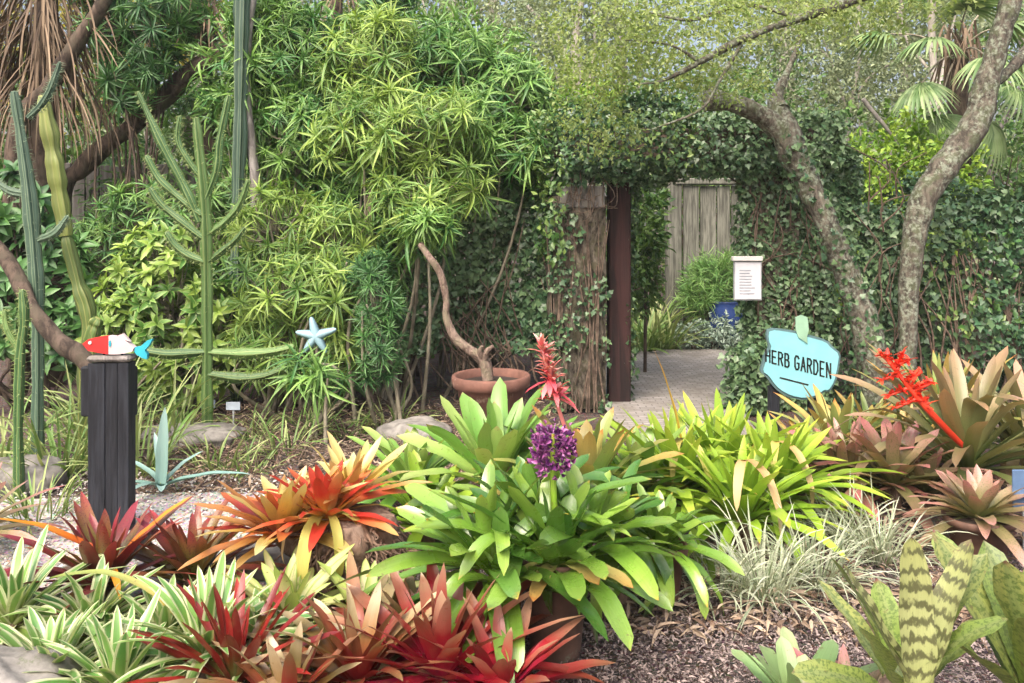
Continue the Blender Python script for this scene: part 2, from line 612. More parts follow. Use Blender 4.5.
def bark(name, a, b, c=None, scale=9, stretch=.25, rough=.9, lich=None, lth=(.52, .62), bs=.6):
    m, t = NT(name)
    n = N(t)
    tc = n.n('TexCoord')
    mp = n.n('Mapping')
    mp.inputs['Scale'].default_value = (1, 1, stretch)
    t.links.new(tc.outputs['Object'], mp.inputs[0])
    x = n.noise(mp.outputs[0], scale, 6, .65, .6)
    y = n.noise(tc.outputs['Object'], scale * .45, 4)
    col = n.mix(n.sstep(x, .35, .65), a, b)
    if c is not None: col = n.mix(n.m('MULTIPLY', n.sstep(y, .48, .62), .8), col, c)
    if lich is not None:
        z = n.noise(tc.outputs['Object'], scale * 1.3, 5, .65)
        z2 = n.noise(tc.outputs['Object'], scale * .22, 3, .6)
        col = n.mix(n.m('MULTIPLY', n.sstep(z, *lth), n.sstep(z2, .34, .52)), col, lich)
    n.out(col, rough, 0, x, bs, .025, .25)
    return m


def plain(name, c, rough=.6, var=.3, scale=20, c2=None, bs=.25, spec=.4, wear=None):
    m, t = NT(name)
    n = N(t)
    tc = n.n('TexCoord')
    x = n.noise(tc.outputs['Object'], scale, 5, .6)
    y = n.noise(tc.outputs['Object'], scale * .22, 4, .6)
    c2 = c2 or tuple(k * (1 - var) for k in c)
    col = n.mix(n.sstep(n.m('ADD', n.m('MULTIPLY', x, .6), n.m('MULTIPLY', y, .4)), .35, .65), c2, c)
    if wear is not None:
        col = n.mix(n.sstep(n.noise(tc.outputs['Object'], scale * .6, 6, .7), .58, .66), col, wear)
    n.out(col, rough, 0, x, bs, .006, spec)
    return m


def wood(name, a, b, axis=2, scale=14, rough=.8):
    m, t = NT(name)
    n = N(t)
    tc = n.n('TexCoord')
    mp = n.n('Mapping')
    sc = [1, 1, 1]; sc[axis] = .08
    mp.inputs['Scale'].default_value = sc
    t.links.new(tc.outputs['Object'], mp.inputs[0])
    x = n.noise(mp.outputs[0], scale, 6, .65, .4)
    y = n.noise(tc.outputs['Object'], 3, 4)
    at = n.n('Attribute'); at.attribute_name = 'rnd'
    col = n.mix(n.sstep(x, .35, .66), a, b)
    k = n.m('ADD', .6, n.m('ADD', n.m('MULTIPLY', y, .45), n.m('MULTIPLY', at.outputs['Fac'], .35)))
    col = n.mix(1.0, col, n.vec(k, k, k), 'MULTIPLY')
    n.out(col, rough, 0, x, .6, .01, .3)
    return m


M = {}
# foliage of the setting
M['drac'] = leafmat('dracaena leaf', [(.06, .17, .035), (.11, .26, .045)], [(.22, .36, .06), (.34, .45, .09)], margin=(.30, .42, .13), mw=.22, rough=.38, transl=.3, vary=.5)
M['dracg'] = leafmat('dark dracaena leaf', [(.04, .13, .035), (.07, .21, .05)], [(.14, .30, .06), (.25, .40, .10)], rough=.36, transl=.25, vary=.5)
M['podo'] = leafmat('needle foliage', [(.022, .075, .025), (.045, .14, .04)], [(.06, .17, .045), (.12, .26, .07)], rough=.4, transl=.2, vary=.5)
M['bright'] = leafmat('bright shrub leaf', [(.10, .22, .02), (.15, .30, .03)], [(.22, .36, .03), (.33, .45, .06)], rough=.45, transl=.35, vary=.5)
M['oakleaf'] = leafmat('oak leaf', [(.20, .30, .08)], [(.40, .48, .19)], rough=.5, transl=.5, vary=.5)
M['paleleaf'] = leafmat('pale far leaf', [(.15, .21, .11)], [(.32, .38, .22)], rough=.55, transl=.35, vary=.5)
M['midleaf'] = leafmat('mid green leaf', [(.04, .11, .025)], [(.13, .24, .05)], rough=.45, transl=.3, vary=.5)
M['yelleaf'] = leafmat('yellow glow leaf', [(.22, .24, .04)], [(.45, .38, .06)], rough=.5, transl=.4, vary=.4)  # leaf yellow stands in for the bright light in the upper left gaps
M['ivy'] = leafmat('ivy leaf', [(.03, .08, .035), (.045, .11, .05)], [(.09, .17, .075), (.17, .25, .12)], rough=.33, transl=.12, vary=.6)
M['ivyl'] = leafmat('yellow-green ivy leaf', [(.05, .13, .03)], [(.20, .29, .08)], rough=.35, transl=.2, vary=.5)  # paler yellow-green leaves of the creeper and the young hedge ivy
M['creeper'] = leafmat('creeper leaf', [(.03, .075, .02)], [(.16, .22, .06)], rough=.4, transl=.2, vary=.6)
M['dead'] = leafmat('dead frond', [(.07, .045, .03), (.12, .08, .05)], [(.18, .125, .08), (.28, .21, .14)], rough=.8, transl=.1, vary=.6)
M['grass'] = leafmat('strappy green leaf', [(.10, .20, .04), (.16, .28, .07)], [(.28, .36, .13), (.36, .40, .17)], rough=.45, transl=.25, vary=.5)
M['liri'] = leafmat('silver striped leaf', [(.18, .26, .13), (.24, .32, .18)], [(.40, .45, .32), (.50, .53, .40)], margin=(.58, .60, .48), mw=.28, rough=.45, transl=.25, vary=.4)
M['herb'] = leafmat('silver herb leaf', [(.20, .29, .22)], [(.36, .45, .38)], rough=.6, transl=.2, vary=.4)
M['fennel'] = leafmat('feathery herb leaf', [(.10, .24, .06)], [(.24, .40, .12)], rough=.5, transl=.3, vary=.4)
M['fan'] = leafmat('fan palm leaf', [(.10, .19, .06)], [(.26, .36, .16)], rough=.45, transl=.3, vary=.4)
# bromeliads
M['aech'] = leafmat('glossy green bromeliad leaf', [(.19, .31, .04), (.06, .16, .022), (.05, .14, .025)], [(.20, .35, .04), (.15, .30, .035), (.24, .36, .06)], rough=.26, transl=.18, tip=(.42, .26, .04), tipw=.035, vary=.6, coat=.7, streak=.4)
M['limeb'] = leafmat('lime bromeliad leaf', [(.20, .30, .03), (.22, .38, .03), (.30, .44, .05)], [(.14, .26, .03), (.22, .40, .035), (.42, .50, .07)], rough=.3, transl=.28, tip=(.40, .25, .06), tipw=.05, vary=.45)
M['greenb'] = leafmat('green bromeliad leaf', [(.18, .30, .05), (.12, .28, .04), (.17, .33, .07)], [(.26, .38, .08), (.25, .40, .09), (.36, .44, .14)], rough=.28, transl=.22, tip=(.40, .30, .15), tipw=.05, vary=.4, coat=.2)
M['oliveb'] = leafmat('olive bromeliad leaf', [(.16, .26, .06), (.17, .27, .07), (.30, .32, .10)], [(.28, .30, .08), (.32, .30, .10), (.46, .28, .08)], rough=.3, transl=.22, tip=(.40, .18, .05), tipw=.10, vary=.4)
M['maroon'] = leafmat('maroon bromeliad leaf', [(.10, .035, .02), (.15, .016, .022), (.25, .03, .05)], [(.08, .13, .025), (.18, .12, .03), (.34, .05, .06)], rough=.28, transl=.2, vary=.5, spots=(.10, .02, .03), coat=.2)
M['redb'] = leafmat('red bromeliad leaf', [(.42, .012, .05), (.26, .010, .022), (.16, .06, .03)], [(.52, .02, .10), (.32, .022, .025), (.40, .26, .17)], rough=.28, transl=.22, vary=.6, tip=(.45, .34, .24), tipw=.06, coat=.12)
M['redg'] = leafmat('olive red bromeliad leaf', [(.40, .015, .03), (.24, .03, .025), (.20, .12, .05)], [(.26, .03, .02), (.20, .15, .045), (.46, .38, .24)], rough=.28, transl=.22, vary=.5, coat=.2)
M['darkred'] = leafmat('dark red bromeliad leaf', [(.08, .14, .025), (.17, .016, .012), (.15, .012, .012)], [(.13, .02, .012), (.24, .012, .014), (.28, .025, .02)], rough=.3, transl=.18, vary=.5, coat=.1)
M['orangeb'] = leafmat('orange bromeliad leaf', [(.13, .015, .025), (.30, .03, .03), (.50, .15, .04)], [(.46, .12, .03), (.58, .40, .09), (.58, .55, .26)], coat=.2, rough=.3, transl=.3, vary=.4)
M['scarlet'] = leafmat('scarlet bromeliad leaf', [(.55, .30, .05), (.50, .035, .025), (.42, .05, .03)], [(.55, .48, .16), (.56, .07, .03), (.58, .34, .12)], rough=.3, transl=.3, vary=.35)
M['varieg'] = leafmat('white edged bromeliad leaf', [(.22, .34, .07), (.09, .24, .05), (.12, .28, .07)], [(.34, .42, .10), (.16, .32, .07), (.22, .36, .10)], margin=(.56, .60, .36), mw=.40, rough=.3, transl=.25, vary=.5, coat=.2)
M['cream'] = leafmat('cream bromeliad leaf', [(.44, .48, .16), (.40, .48, .14), (.30, .40, .10)], [(.60, .58, .30), (.64, .60, .36), (.46, .50, .18)], margin=(.24, .36, .07), mw=.2, rough=.3, transl=.25, vary=.35)
M['pinkb'] = leafmat('pink bromeliad leaf', [(.11, .16, .04), (.20, .14, .08), (.42, .13, .15)], [(.16, .20, .06), (.28, .22, .12), (.50, .25, .23)], rough=.3, transl=.22, vary=.45, spots=(.16, .17, .06), coat=.2)
M['brownb'] = leafmat('tan pink bromeliad leaf', [(.09, .15, .04), (.17, .18, .07), (.30, .19, .11)], [(.15, .20, .06), (.26, .23, .11), (.44, .27, .19)], rough=.32, transl=.22, vary=.45, tip=(.42, .24, .14), tipw=.08)
M['banded'] = leafmat('banded bromeliad leaf', [(.24, .30, .09), (.24, .30, .09), (.22, .27, .08)], [(.34, .38, .15), (.36, .39, .17), (.28, .30, .10)], rough=.36, transl=.22, vary=.35, band=(.10, .105, .045), tip=(.10, .035, .05), tipw=.06)
M['mottle'] = leafmat('mottled bromeliad leaf', [(.18, .27, .06), (.17, .25, .05), (.19, .26, .07)], [(.25, .32, .09), (.26, .31, .08), (.29, .30, .10)], rough=.36, coat=.2, transl=.22, vary=.5, streak=.5, spots=(.08, .13, .03), tip=(.14, .05, .05), tipw=.05, mid=(.21, .26, .09), spth=(.46, .60))
M['paleb'] = leafmat('pale green bromeliad leaf', [(.14, .25, .08), (.18, .31, .11), (.28, .40, .19)], [(.26, .12, .10), (.26, .28, .14), (.36, .42, .22)], rough=.35, transl=.25, vary=.35)
M['agave'] = leafmat('blue agave leaf', [(.13, .25, .21), (.18, .31, .28)], [(.22, .36, .33), (.28, .42, .39)], rough=.5, transl=.05, vary=.25)
M['orangeleaf'] = leafmat('orange leaf', [(.40, .05, .02), (.62, .22, .02), (.60, .32, .04)], rough=.3, transl=.3, vary=.2)
M['gold'] = leafmat('golden leaf', [(.50, .34, .04), (.55, .36, .05), (.45, .24, .04)], rough=.35, transl=.3, vary=.2)
M['withered'] = leafmat('withered strap leaf', [(.34, .30, .07), (.40, .38, .08)], [(.42, .26, .10), (.50, .38, .2)], rough=.6, transl=.15, vary=.4)
M['purple'] = leafmat('purple berry', [(.045, .008, .06), (.11, .016, .12)], [(.16, .02, .14), (.42, .14, .34)], rough=.3, transl=.0, vary=.5)
M['pinkfl'] = leafmat('coral bract', [(.66, .06, .10), (.68, .11, .14)], [(.72, .20, .21), (.78, .52, .46)], rough=.4, transl=.25, vary=.3)
M['redfl'] = leafmat('scarlet bract', [(.66, .025, .015)], [(.72, .075, .03)], rough=.4, transl=.2, vary=.35)
M['cact'] = leafmat('cactus skin', [(.04, .10, .03)], [(.09, .17, .045)], margin=(.20, .26, .09), mw=.2, rough=.5, transl=0, vary=.3)
M['cacty'] = leafmat('yellow cactus skin', [(.08, .14, .035)], [(.19, .23, .06)], margin=(.26, .28, .09), mw=.2, rough=.5, transl=0, vary=.3)
M['cactb'] = leafmat('blue cactus skin', [(.035, .075, .05)], [(.08, .14, .09)], margin=(.16, .22, .14), mw=.2, rough=.55, transl=0, vary=.3)
M['spine'] = plain('pale spine', (.52, .48, .38), .7)
# wood, bark, stone
M['oakbark'] = bark('oak bark', (.040, .034, .028), (.15, .130, .105), (.085, .10, .055), 24, .45, lich=(.25, .28, .22), lth=(.44, .66), bs=1.0)
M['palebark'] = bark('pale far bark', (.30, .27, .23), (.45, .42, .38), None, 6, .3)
M['brownbark'] = bark('brown bark', (.035, .026, .021), (.125, .092, .072), (.09, .075, .055), 16, .4)
M['pinkbark'] = bark('pinkish bark', (.11, .075, .06), (.30, .22, .18), (.20, .17, .12), 26, .5, bs=1.0)
M['greybark'] = bark('grey bark', (.10, .09, .085), (.28, .26, .25), (.17, .16, .14), 18, .3)
M['caneb'] = bark('cane bark', (.17, .15, .11), (.32, .29, .22), None, 18, .4)
M['vine'] = bark('vine stem', (.06, .042, .032), (.17, .125, .095), None, 20, .6)
M['pillar'] = bark('brown shaggy pillar', (.022, .018, .014), (.17, .145, .115), (.08, .075, .045), 26, .35, lich=(.20, .20, .12), lth=(.6, .72))
M['fibre'] = bark('fibrous stump', (.10, .06, .045), (.30, .21, .16), (.22, .14, .10), 30, .35)
M['jamb'] = wood('dark red wood', (.014, .008, .008), (.05, .020, .019))
M['gate'] = wood('weathered gate wood', (.06, .06, .05), (.175, .175, .148), scale=30)
M['fence'] = wood('grey fence wood', (.10, .09, .08), (.22, .21, .20))
M['blackwood'] = wood('black stained wood', (.006, .007, .011), (.022, .025, .034), scale=34, rough=.65)
M['terra'] = plain('terracotta', (.21, .10, .075), .85, .45, 10, wear=(.32, .22, .17))
M['terra2'] = plain('dusty terracotta', (.17, .095, .07), .85, .5, 9, wear=(.20, .20, .14))
M['brownpot'] = plain('brown pot', (.13, .07, .05), .7, .4, 14)
M['bluepot'] = plain('blue glaze', (.03, .06, .20), .2, .3, 10)
M['stone'] = plain('grey stone', (.26, .245, .225), .9, .6, 14, bs=1.0, wear=(.12, .13, .09))
M['signface'] = plain('turquoise sign paint', (.21, .50, .56), .55, .2, 5, spec=.3, wear=(.17, .41, .46))
M['signedge'] = plain('slate sign edge', (.09, .16, .17), .6, .3, 12)
M['sage'] = plain('sage green paint', (.25, .42, .30), .6, .25, 10)
M['ink'] = plain('black paint', (.012, .014, .014), .6, .3)
M['white'] = plain('white paint', (.60, .585, .57), .5, .1, 8)
M['pinkwhite'] = plain('pinkish white paint', (.58, .47, .48), .5, .15, 9, wear=(.60, .40, .40))
M['red'] = plain('red paint', (.62, .03, .03), .45, .2, 12)
M['turq'] = plain('turquoise paint', (.03, .38, .50), .5, .25, 12)
M['starblue'] = plain('pale blue paint', (.27, .43, .50), .55, .2, 10)
M['paper'] = plain('white paper', (.58, .58, .62), .6, .06, 5)
M['greyframe'] = plain('grey frame', (.36, .38, .40), .5, .3)
M['print'] = plain('grey print', (.30, .32, .36), .6, .2)
M['label'] = plain('blue grey plate', (.10, .17, .30), .4, .2)
M['labelp'] = plain('pale plate', (.45, .52, .62), .4, .2)
M['soilm'] = plain('potting soil', (.05, .035, .028), .95, .5, 40, bs=.8)


def ground_mat(name, cols, scale, bs=.8, bd=.03, fine=60):
    m, t = NT(name)
    n = N(t)
    tc = n.n('TexCoord')
    vo = n.n('TexVoronoi'); vo.inputs['Scale'].default_value = fine; vo.inputs['Randomness'].default_value = 1
    t.links.new(tc.outputs['Object'], vo.inputs['Vector'])
    x = n.noise(tc.outputs['Object'], scale, 6, .7)
    y = n.noise(tc.outputs['Object'], scale * 6, 5, .7)
    col = n.ramp(n.m('ADD', n.m('MULTIPLY', x, .5), n.m('MULTIPLY', y, .5)), [(.30 + .4 * i / (len(cols) - 1), c) for i, c in enumerate(cols)])
    col = n.mix(.5, col, n.mix(1.0, col, vo.outputs['Color'], 'MULTIPLY'))
    n.out(col, .95, 0, n.m('ADD', y, vo.outputs['Distance']), bs, bd, .2)
    return m


M['ground'] = ground_mat('bark mulch ground', [(.05, .035, .032), (.12, .085, .075), (.19, .145, .13), (.24, .20, .18)], 2.5)
M['path'] = ground_mat('pale sandy path', [(.42, .38, .36), (.54, .50, .47), (.62, .58, .55)], 2.0, .3, .01, 90)
M['chip'] = leafmat('mulch chip', [(.06, .045, .043)], [(.30, .24, .225)], rough=.9, transl=0, vary=.6)
M['litter'] = leafmat('dry leaf litter', [(.16, .10, .07)], [(.46, .36, .27)], rough=.85, transl=.1, vary=.6)
M['pebble'] = leafmat('pale pebble', [(.30, .28, .26)], [(.58, .55, .51)], rough=.8, transl=0, vary=.4)


def brick_path_mat():
    m, t = NT('stone paved path')
    n = N(t)
    tc = n.n('TexCoord')
    bk = n.n('TexBrick')
    bk.inputs['Scale'].default_value = 4.2
    bk.inputs['Color1'].default_value = (.27, .25, .24, 1)
    bk.inputs['Color2'].default_value = (.38, .355, .335, 1)
    bk.inputs['Mortar'].default_value = (.15, .14, .13, 1)
    bk.inputs['Mortar Size'].default_value = .025
    t.links.new(tc.outputs['Object'], bk.inputs['Vector'])
    x = n.noise(tc.outputs['Object'], 5, 6, .7)
    col = n.mix(n.sstep(x, .35, .7), bk.outputs[0], (.20, .18, .16))
    n.out(col, .85, 0, n.m('ADD', n.m('MULTIPLY', bk.outputs['Fac'], -1.0), n.m('MULTIPLY', x, .5)), .5, .01, .3)
    return m


M['paved'] = brick_path_mat()

# ------------------------------------------------------------------ ground, paths
b = MB()
g = 140
xs = np.sign(np.linspace(-1, 1, g)) * np.abs(np.linspace(-1, 1, g)) ** 2.6 * 150
ys = np.sign(np.linspace(-.35, 1, g)) * np.abs(np.linspace(-.35, 1, g)) ** 2.6 * 200
X, Y = np.meshgrid(xs, ys)
Z = wob(np.stack([X, Y, X * 0], -1).reshape(-1, 3), 1.3).reshape(g, g) * .025 - .02
V = np.stack([X, Y, Z], -1).reshape(-1, 3)
i = np.arange(g - 1)[:, None] * g
j = np.arange(g - 1)[None]
b.add(V, np.stack([i + j, i + j + 1, i + g + j + 1, i + g + j], -1).reshape(-1, 4), V[:, :2])
tag(b.build('ground', M['ground']), kind='structure')


def sheet(name, pts, mat, z):
    b = MB()
    b.add([(p[0], p[1], z) for p in pts], [list(range(len(pts)))], [(p[0], p[1]) for p in pts])
    o = b.build(name, mat, smooth=False)
    return tag(o, kind='structure')


pv = [G(596, 440), G(770, 440), G(752, 352), G(622, 352)]
sheet('paved_path', [(.88, 5.6, 0), (1.75, 5.6, 0), (1.95, 7.5, 0), (3.2, 10.35, 0), (1.2, 10.35, 0), (.75, 7.5, 0)], M['paved'], .026)
pp = []
for t in np.linspace(0, 1, 14): pp.append((-6 + 5.0 * t, 3.85 + .25 * sin(t * 5) + .1 * sin(t * 13), 0))
for t in np.linspace(1, 0, 14): pp.append((-6 + 5.2 * t, 5.0 - .2 * t + .12 * sin(t * 9), 0))
sheet('sandy_path', pp, M['path'], .022)


def chips(name, mat, px, py, n, size, tpl=LONGOVAL, z=.012, flat=1.2, wide=1.0, zj=.012, poly=None):
    b = MB()
    u = R.uniform(px[0], px[1], n)
    vv = R.uniform(py[0], py[1], n)
    pos = np.array([G(a, c) for a, c in zip(u, vv)])
    pos[:, 2] = z + np.abs(R.normal(0, zj, n))
    f = R.normal(0, 1, (n, 3)) * np.array((1, 1, .25))
    nr = R.normal(0, .4, (n, 3)) + np.array((0, 0, flat))
    scatter(b, tpl, pos, f, nr, size * R.uniform(.5, 1.5, n), R.uniform(0, 1, n), wide)
    o = b.build(name, mat, smooth=False)
    return tag(o, kind='stuff')


chips('mulch', M['chip'], (380, 1060), (560, 760), 34000, .019, wide=.9)
chips('mulch', M['chip'], (-60, 420), (440, 760), 9000, .03, wide=.8)
chips('leaf_litter', M['litter'], (100, 560), (405, 500), 5200, .055, wide=.5, zj=.025)
chips('leaf_litter', M['litter'], (560, 1040), (470, 640), 2600, .07, wide=.55, zj=.02)
b = MB()
for q in range(420):
    p = G(R.uniform(130, 470), R.uniform(408, 470)); p[2] = R.uniform(.0, .05)
    e = p + (R.normal(0, .14), R.normal(0, .14), R.normal(.03, .05))
    tube(b, [p, (p + e) / 2 + (0, 0, .03), e], [.006, .003], 4, 4, .3, r=R.uniform(), cap=False)
tag(b.build('twig_litter', M['vine']), kind='stuff')
chips('gravel', M['pebble'], (-20, 300), (478, 580), 3500, .018, tpl=OVAL, z=.03, wide=1.3, zj=.005)

# ------------------------------------------------------------------ archway, fences, gate, notice
def pb(mb, x0, x1, y0, y1, d0, d1, r=.5, bev=.012):
    """box whose front face fills that rectangle of the photograph at distance d0"""
    a, c = P(x0, y1, d0), P(x1, y0, d0)
    a[0], c[0] = P(x0, (y0 + y1) / 2, d0)[0], P(x1, (y0 + y1) / 2, d0)[0]
    box(mb, (a[0], d0, a[2]), (c[0], d1, c[2]), r, bev)


AD = 7.2
arch = T('garden_archway', 'garden archway with a brown shaggy left pillar under an ivy-covered lintel', 'archway', GD(680, AD))
b = MB()
x0, x1 = P(553, 300, AD)[0], P(606, 300, AD)[0]
ztop = P(580, 196, AD)[2]
gx, gz = np.linspace(0, 1, 15), np.linspace(0, 1, 50)
for face in range(3):            # shaggy pillar: front and both sides, uneven
    U_, W_ = np.meshgrid(gx, gz)
    if face == 0: q = np.stack([x0 + (x1 - x0) * U_, AD + 0 * U_, W_ * ztop], -1); nn = (0, -1, 0)
    elif face == 1: q = np.stack([x1 + 0 * U_, AD + .5 * U_, W_ * ztop], -1); nn = (1, 0, 0)
    else: q = np.stack([x0 + 0 * U_, AD + .5 - .5 * U_, W_ * ztop], -1); nn = (-1, 0, 0)
    q = q.reshape(-1, 3)
    q = q + np.array(nn) * ((wob(q * np.array((1, 1, .35)), 22) * .028 + wob(q, 6) * .03)[:, None])
    i = np.arange(49)[:, None] * 15; j = np.arange(14)[None]
    b.add(q, np.stack([i + j, i + j + 1, i + 15 + j + 1, i + 15 + j], -1).reshape(-1, 4))
p1 = b.build('pillar', M['pillar'], arch)
PX0, PX1 = x0, x1; p1['label'] = 'brown shaggy pillar'
b = MB()
for k in range(16):
    x = R.uniform(x0 - .01, x1 + .02); z = R.uniform(.1, ztop)
    l_ = R.uniform(.15, .6)
    tube(b, [(x, AD - .02, z), (x + R.normal(0, .02), AD - .045, z - l_ * .5), (x + R.normal(0, .04), AD - .02, max(-.02, z - l_))], [.009, .004], 5, 5, .3, r=R.uniform(), cap=False)
b.build('dead_vine', M['vine'], arch)
b = MB(); pb(b, 560, 605, 186, 208, AD - .05, AD + .4)
b.build('capital', M['greybark'], arch)
b = MB(); pb(b, 609, 631, 172, 408, AD + .16, AD + .34)
b.build('jamb', M['jamb'], arch)
b = MB(); pb(b, 756, 800, 150, 416, AD + .05, AD + .3)
b.build('pillar', M['pillar'], arch)
b = MB(); pb(b, 545, 815, 128, 160, AD + .06, AD + .3)
b.build('lintel', M['brownbark'], arch)

ivy = T('climbing_ivy', 'dark glossy ivy growing over the top and right side of the archway', 'ivy', GD(760, AD))
b = MB()
ivy_box(b, (P(560, 270, AD)[0], AD - .12, P(0, 168, AD)[2]), (P(840, 270, AD)[0], AD + .5, P(0, 116, AD)[2]), 12000, .046, .11, 'flrtbu')
ivy_box(b, (P(742, 270, AD)[0], AD - .02, 0), (P(830, 270, AD)[0], AD + .2, P(0, 150, AD)[2]), 8500, .046, .08, 'flr')
ivy_box(b, (P(800, 270, AD)[0], AD + .15, 0), (P(902, 270, AD)[0], AD + .8, P(0, 215, AD)[2]), 8000, .05, .12, 'flrt')
ivy_box(b, (P(800, 270, AD)[0], AD + .2, P(0, 215, AD)[2]), (P(872, 270, AD)[0], AD + .8, P(0, 150, AD)[2]), 4200, .05, .13, 'flrt')
ivy_box(b, (P(607, 270, AD)[0], AD + .14, .0), (P(634, 270, AD)[0], AD + .6, P(0, 165, AD)[2]), 900, .05, .05, 'r')
ivy_box(b, (P(722, 270, AD)[0], AD - .2, 0), (P(770, 270, AD)[0], AD + .1, P(0, 345, AD)[2]), 1100, .055, .1, 'flrt')
b.build('foliage', M['ivy'], ivy)
b = MB()
for k in range(60):
    x = R.uniform(P(745, 270, AD)[0], P(900, 270, AD)[0]); z = R.uniform(.05, 1.8)
    tube(b, [(x, AD + .02, z), (x + R.normal(0, .1), AD - .03, z + .25), (x + R.normal(0, .18), AD + .02, z + R.uniform(.3, .6))], [.008, .004], 5)
b.build('vine_stem', M['vine'], ivy)

pvy = T('pillar_ivy', 'thin dark ivy clinging to the brown pillar left of the opening', 'ivy', GD(560, AD - .1))
b = MB()
m = 1300
u_ = np.where(R.uniform(0, 1, m) < .5, R.beta(1, 4, m), R.beta(3, 1.2, m))
p = np.stack([PX0 - .03 + (PX1 - PX0 + .06) * u_, AD - .05 + R.normal(0, .02, m), R.uniform(0, 1, m) ** 1.3 * 1.75], -1)
p = p[wob(p, 4) > -.25]
m = len(p)
scatter(b, IVY, p, R.normal(0, .6, (m, 3)) - (0, 0, .5), np.array((0, -1, .5)) + R.normal(0, .4, (m, 3)), .045 * R.uniform(.5, 1.3, m), R.uniform(0, 1, m))
b.build('foliage', M['ivy'], pvy)
b = MB()
for q in range(14):
    x = R.uniform(PX0, PX1)
    tube(b, [(x, AD - .04, -.02), (x + R.normal(0, .05), AD - .05, .7), (x + R.normal(0, .08), AD - .04, 1.6)], [.010, .004], 5, 8, .3)
b.build('vine_stem', M['vine'], pvy)

cr = T('flowering_creeper', 'pale yellow-green creeper trailing over the left end of the archway top', 'creeper', P(600, 160, AD - .1))
b = MB()
ivy_box(b, (P(535, 270, AD)[0], AD - .2, P(0, 168, AD)[2]), (P(690, 270, AD)[0], AD + .7, P(0, 112, AD)[2]), 1700, .05, .15, 'flrt', OVAL)
ivy_box(b, (P(548, 270, AD)[0], AD - .12, P(0, 260, AD)[2]), (P(566, 270, AD)[0], AD + .2, P(0, 168, AD)[2]), 260, .06, .06, 'fl', OVAL)
b.build('foliage', M['ivyl'], cr)
b = MB()
for k in range(16):
    p = P(R.uniform(570, 625), R.uniform(165, 190), AD - .08)
    tube(b, [p, p + (R.normal(0, .05), -.03, -.2), p + (R.normal(0, .09), .0, -R.uniform(.15, .35))], [.005, .003], 5)
b.build('vine_stem', M['vine'], cr)

# a dark creeper hedge left of the archway
hd = T('creeper_hedge', 'dark creeper hedge with bare vines left of the archway pillar', 'hedge', GD(460, 8.0))
b = MB()
ivy_box(b, (P(372, 270, 7.6)[0], 7.62, .45), (P(556, 270, 7.6)[0], 8.2, P(0, 190, 7.6)[2]), 15000, .055, .20, 'flrt', IVY)
b.build('foliage', M['ivy'], hd)
b = MB()
for k in range(40):
    x = R.uniform(P(375, 270, 7.9)[0], P(560, 270, 7.9)[0]); z = R.uniform(.0, .9)
    a = R.normal(0, .35)
    tube(b, [(x, 7.6, z), (x + a * .5, 7.5, z + .3), (x + a, 7.6, z + R.uniform(.4, .9))], [.009, .004], 5)
for k in range(18):
    x = R.uniform(P(380, 270, 7.9)[0], P(560, 270, 7.9)[0])
    tube(b, [(x, 7.6, 0), (x + R.normal(0, .12), 7.55, .3), (x + R.normal(0, .25), 7.65, .7)], [.012, .007], 5)
b.build('vine_stem', M['vine'], hd)

# gate beyond the archway
gd = 11.2
gt = T('wooden_gate', 'weathered grey-green plank gate standing beyond the archway', 'gate', GD(707, gd))
xs_ = [683, 700, 717, 731, 744]
for k in range(4):
    b = MB(); pb(b, xs_[k] + .6, xs_[k + 1] - .9, 185 + R.uniform(0, 2), 325, gd + .02 * (k % 2), gd + .05 + .02 * (k % 2), R.uniform(0, 1), .006)
    b.build('plank', M['gate'], gt)
b = MB(); pb(b, 667, 682, 180, 330, gd - .03, gd + .12, .2)
b.build('gate_post', M['gate'], gt)
b = MB(); pb(b, 745.5, 760, 180, 330, gd - .03, gd + .12, .4)
b.build('gate_post', M['gate'], gt)
b = MB(); pb(b, 676, 752, 178, 184.4, gd - .06, gd + .16, .7)
b.build('top_rail', M['gate'], gt)

# board fence far left
fn = T('board_fence', 'old grey board fence in the gloom behind the cacti', 'fence', GD(110, 9.0))
for k in range(13):
    x = 30 + k * 14
    b = MB(); pb(b, x, x + 12.5, 165 + R.uniform(-4, 4), 330, 9.0, 9.03, R.uniform(0, 1), .005)
    b.build('board', M['fence'], fn)
b = MB(); pb(b, 26, 216, 190, 200, 9.034, 9.09)
b.build('rail', M['fence'], fn)

# notice
nb = T('notice_board', 'small grey framed notice with a white sheet fixed to the ivy right of the archway', 'notice', P(748, 279, 6.98))
nd = 6.98
b = MB(); pb(b, 734, 762, 257, 300.5, nd, nd + .03, .5, .004); b.build('backing', M['greyframe'], nb)
b = MB(); pb(b, 735.2, 760.8, 262, 299, nd - .006, nd - .001, .5, 0); b.build('sheet', M['paper'], nb)
b = MB()
for k in range(9):
    yy = 270 + k * 2.9
    pb(b, 739.5, 756.5 - R.uniform(0, 7), yy, yy + .9, nd - .009, nd - .007, .5, 0)
b.build('print', M['print'], nb)
b = MB(); pb(b, 733, 763, 256.5, 261, nd - .03, nd + .034, .5, .004); b.build('hood', M['white'], nb)

# ------------------------------------------------------------------ signs and ornaments
SD = 6.0


def sq(cx, cy, d=SD):
    p = P(720 + cx / 3.793, 240 + cy / 3.793, d)
    return p[0], p[2]


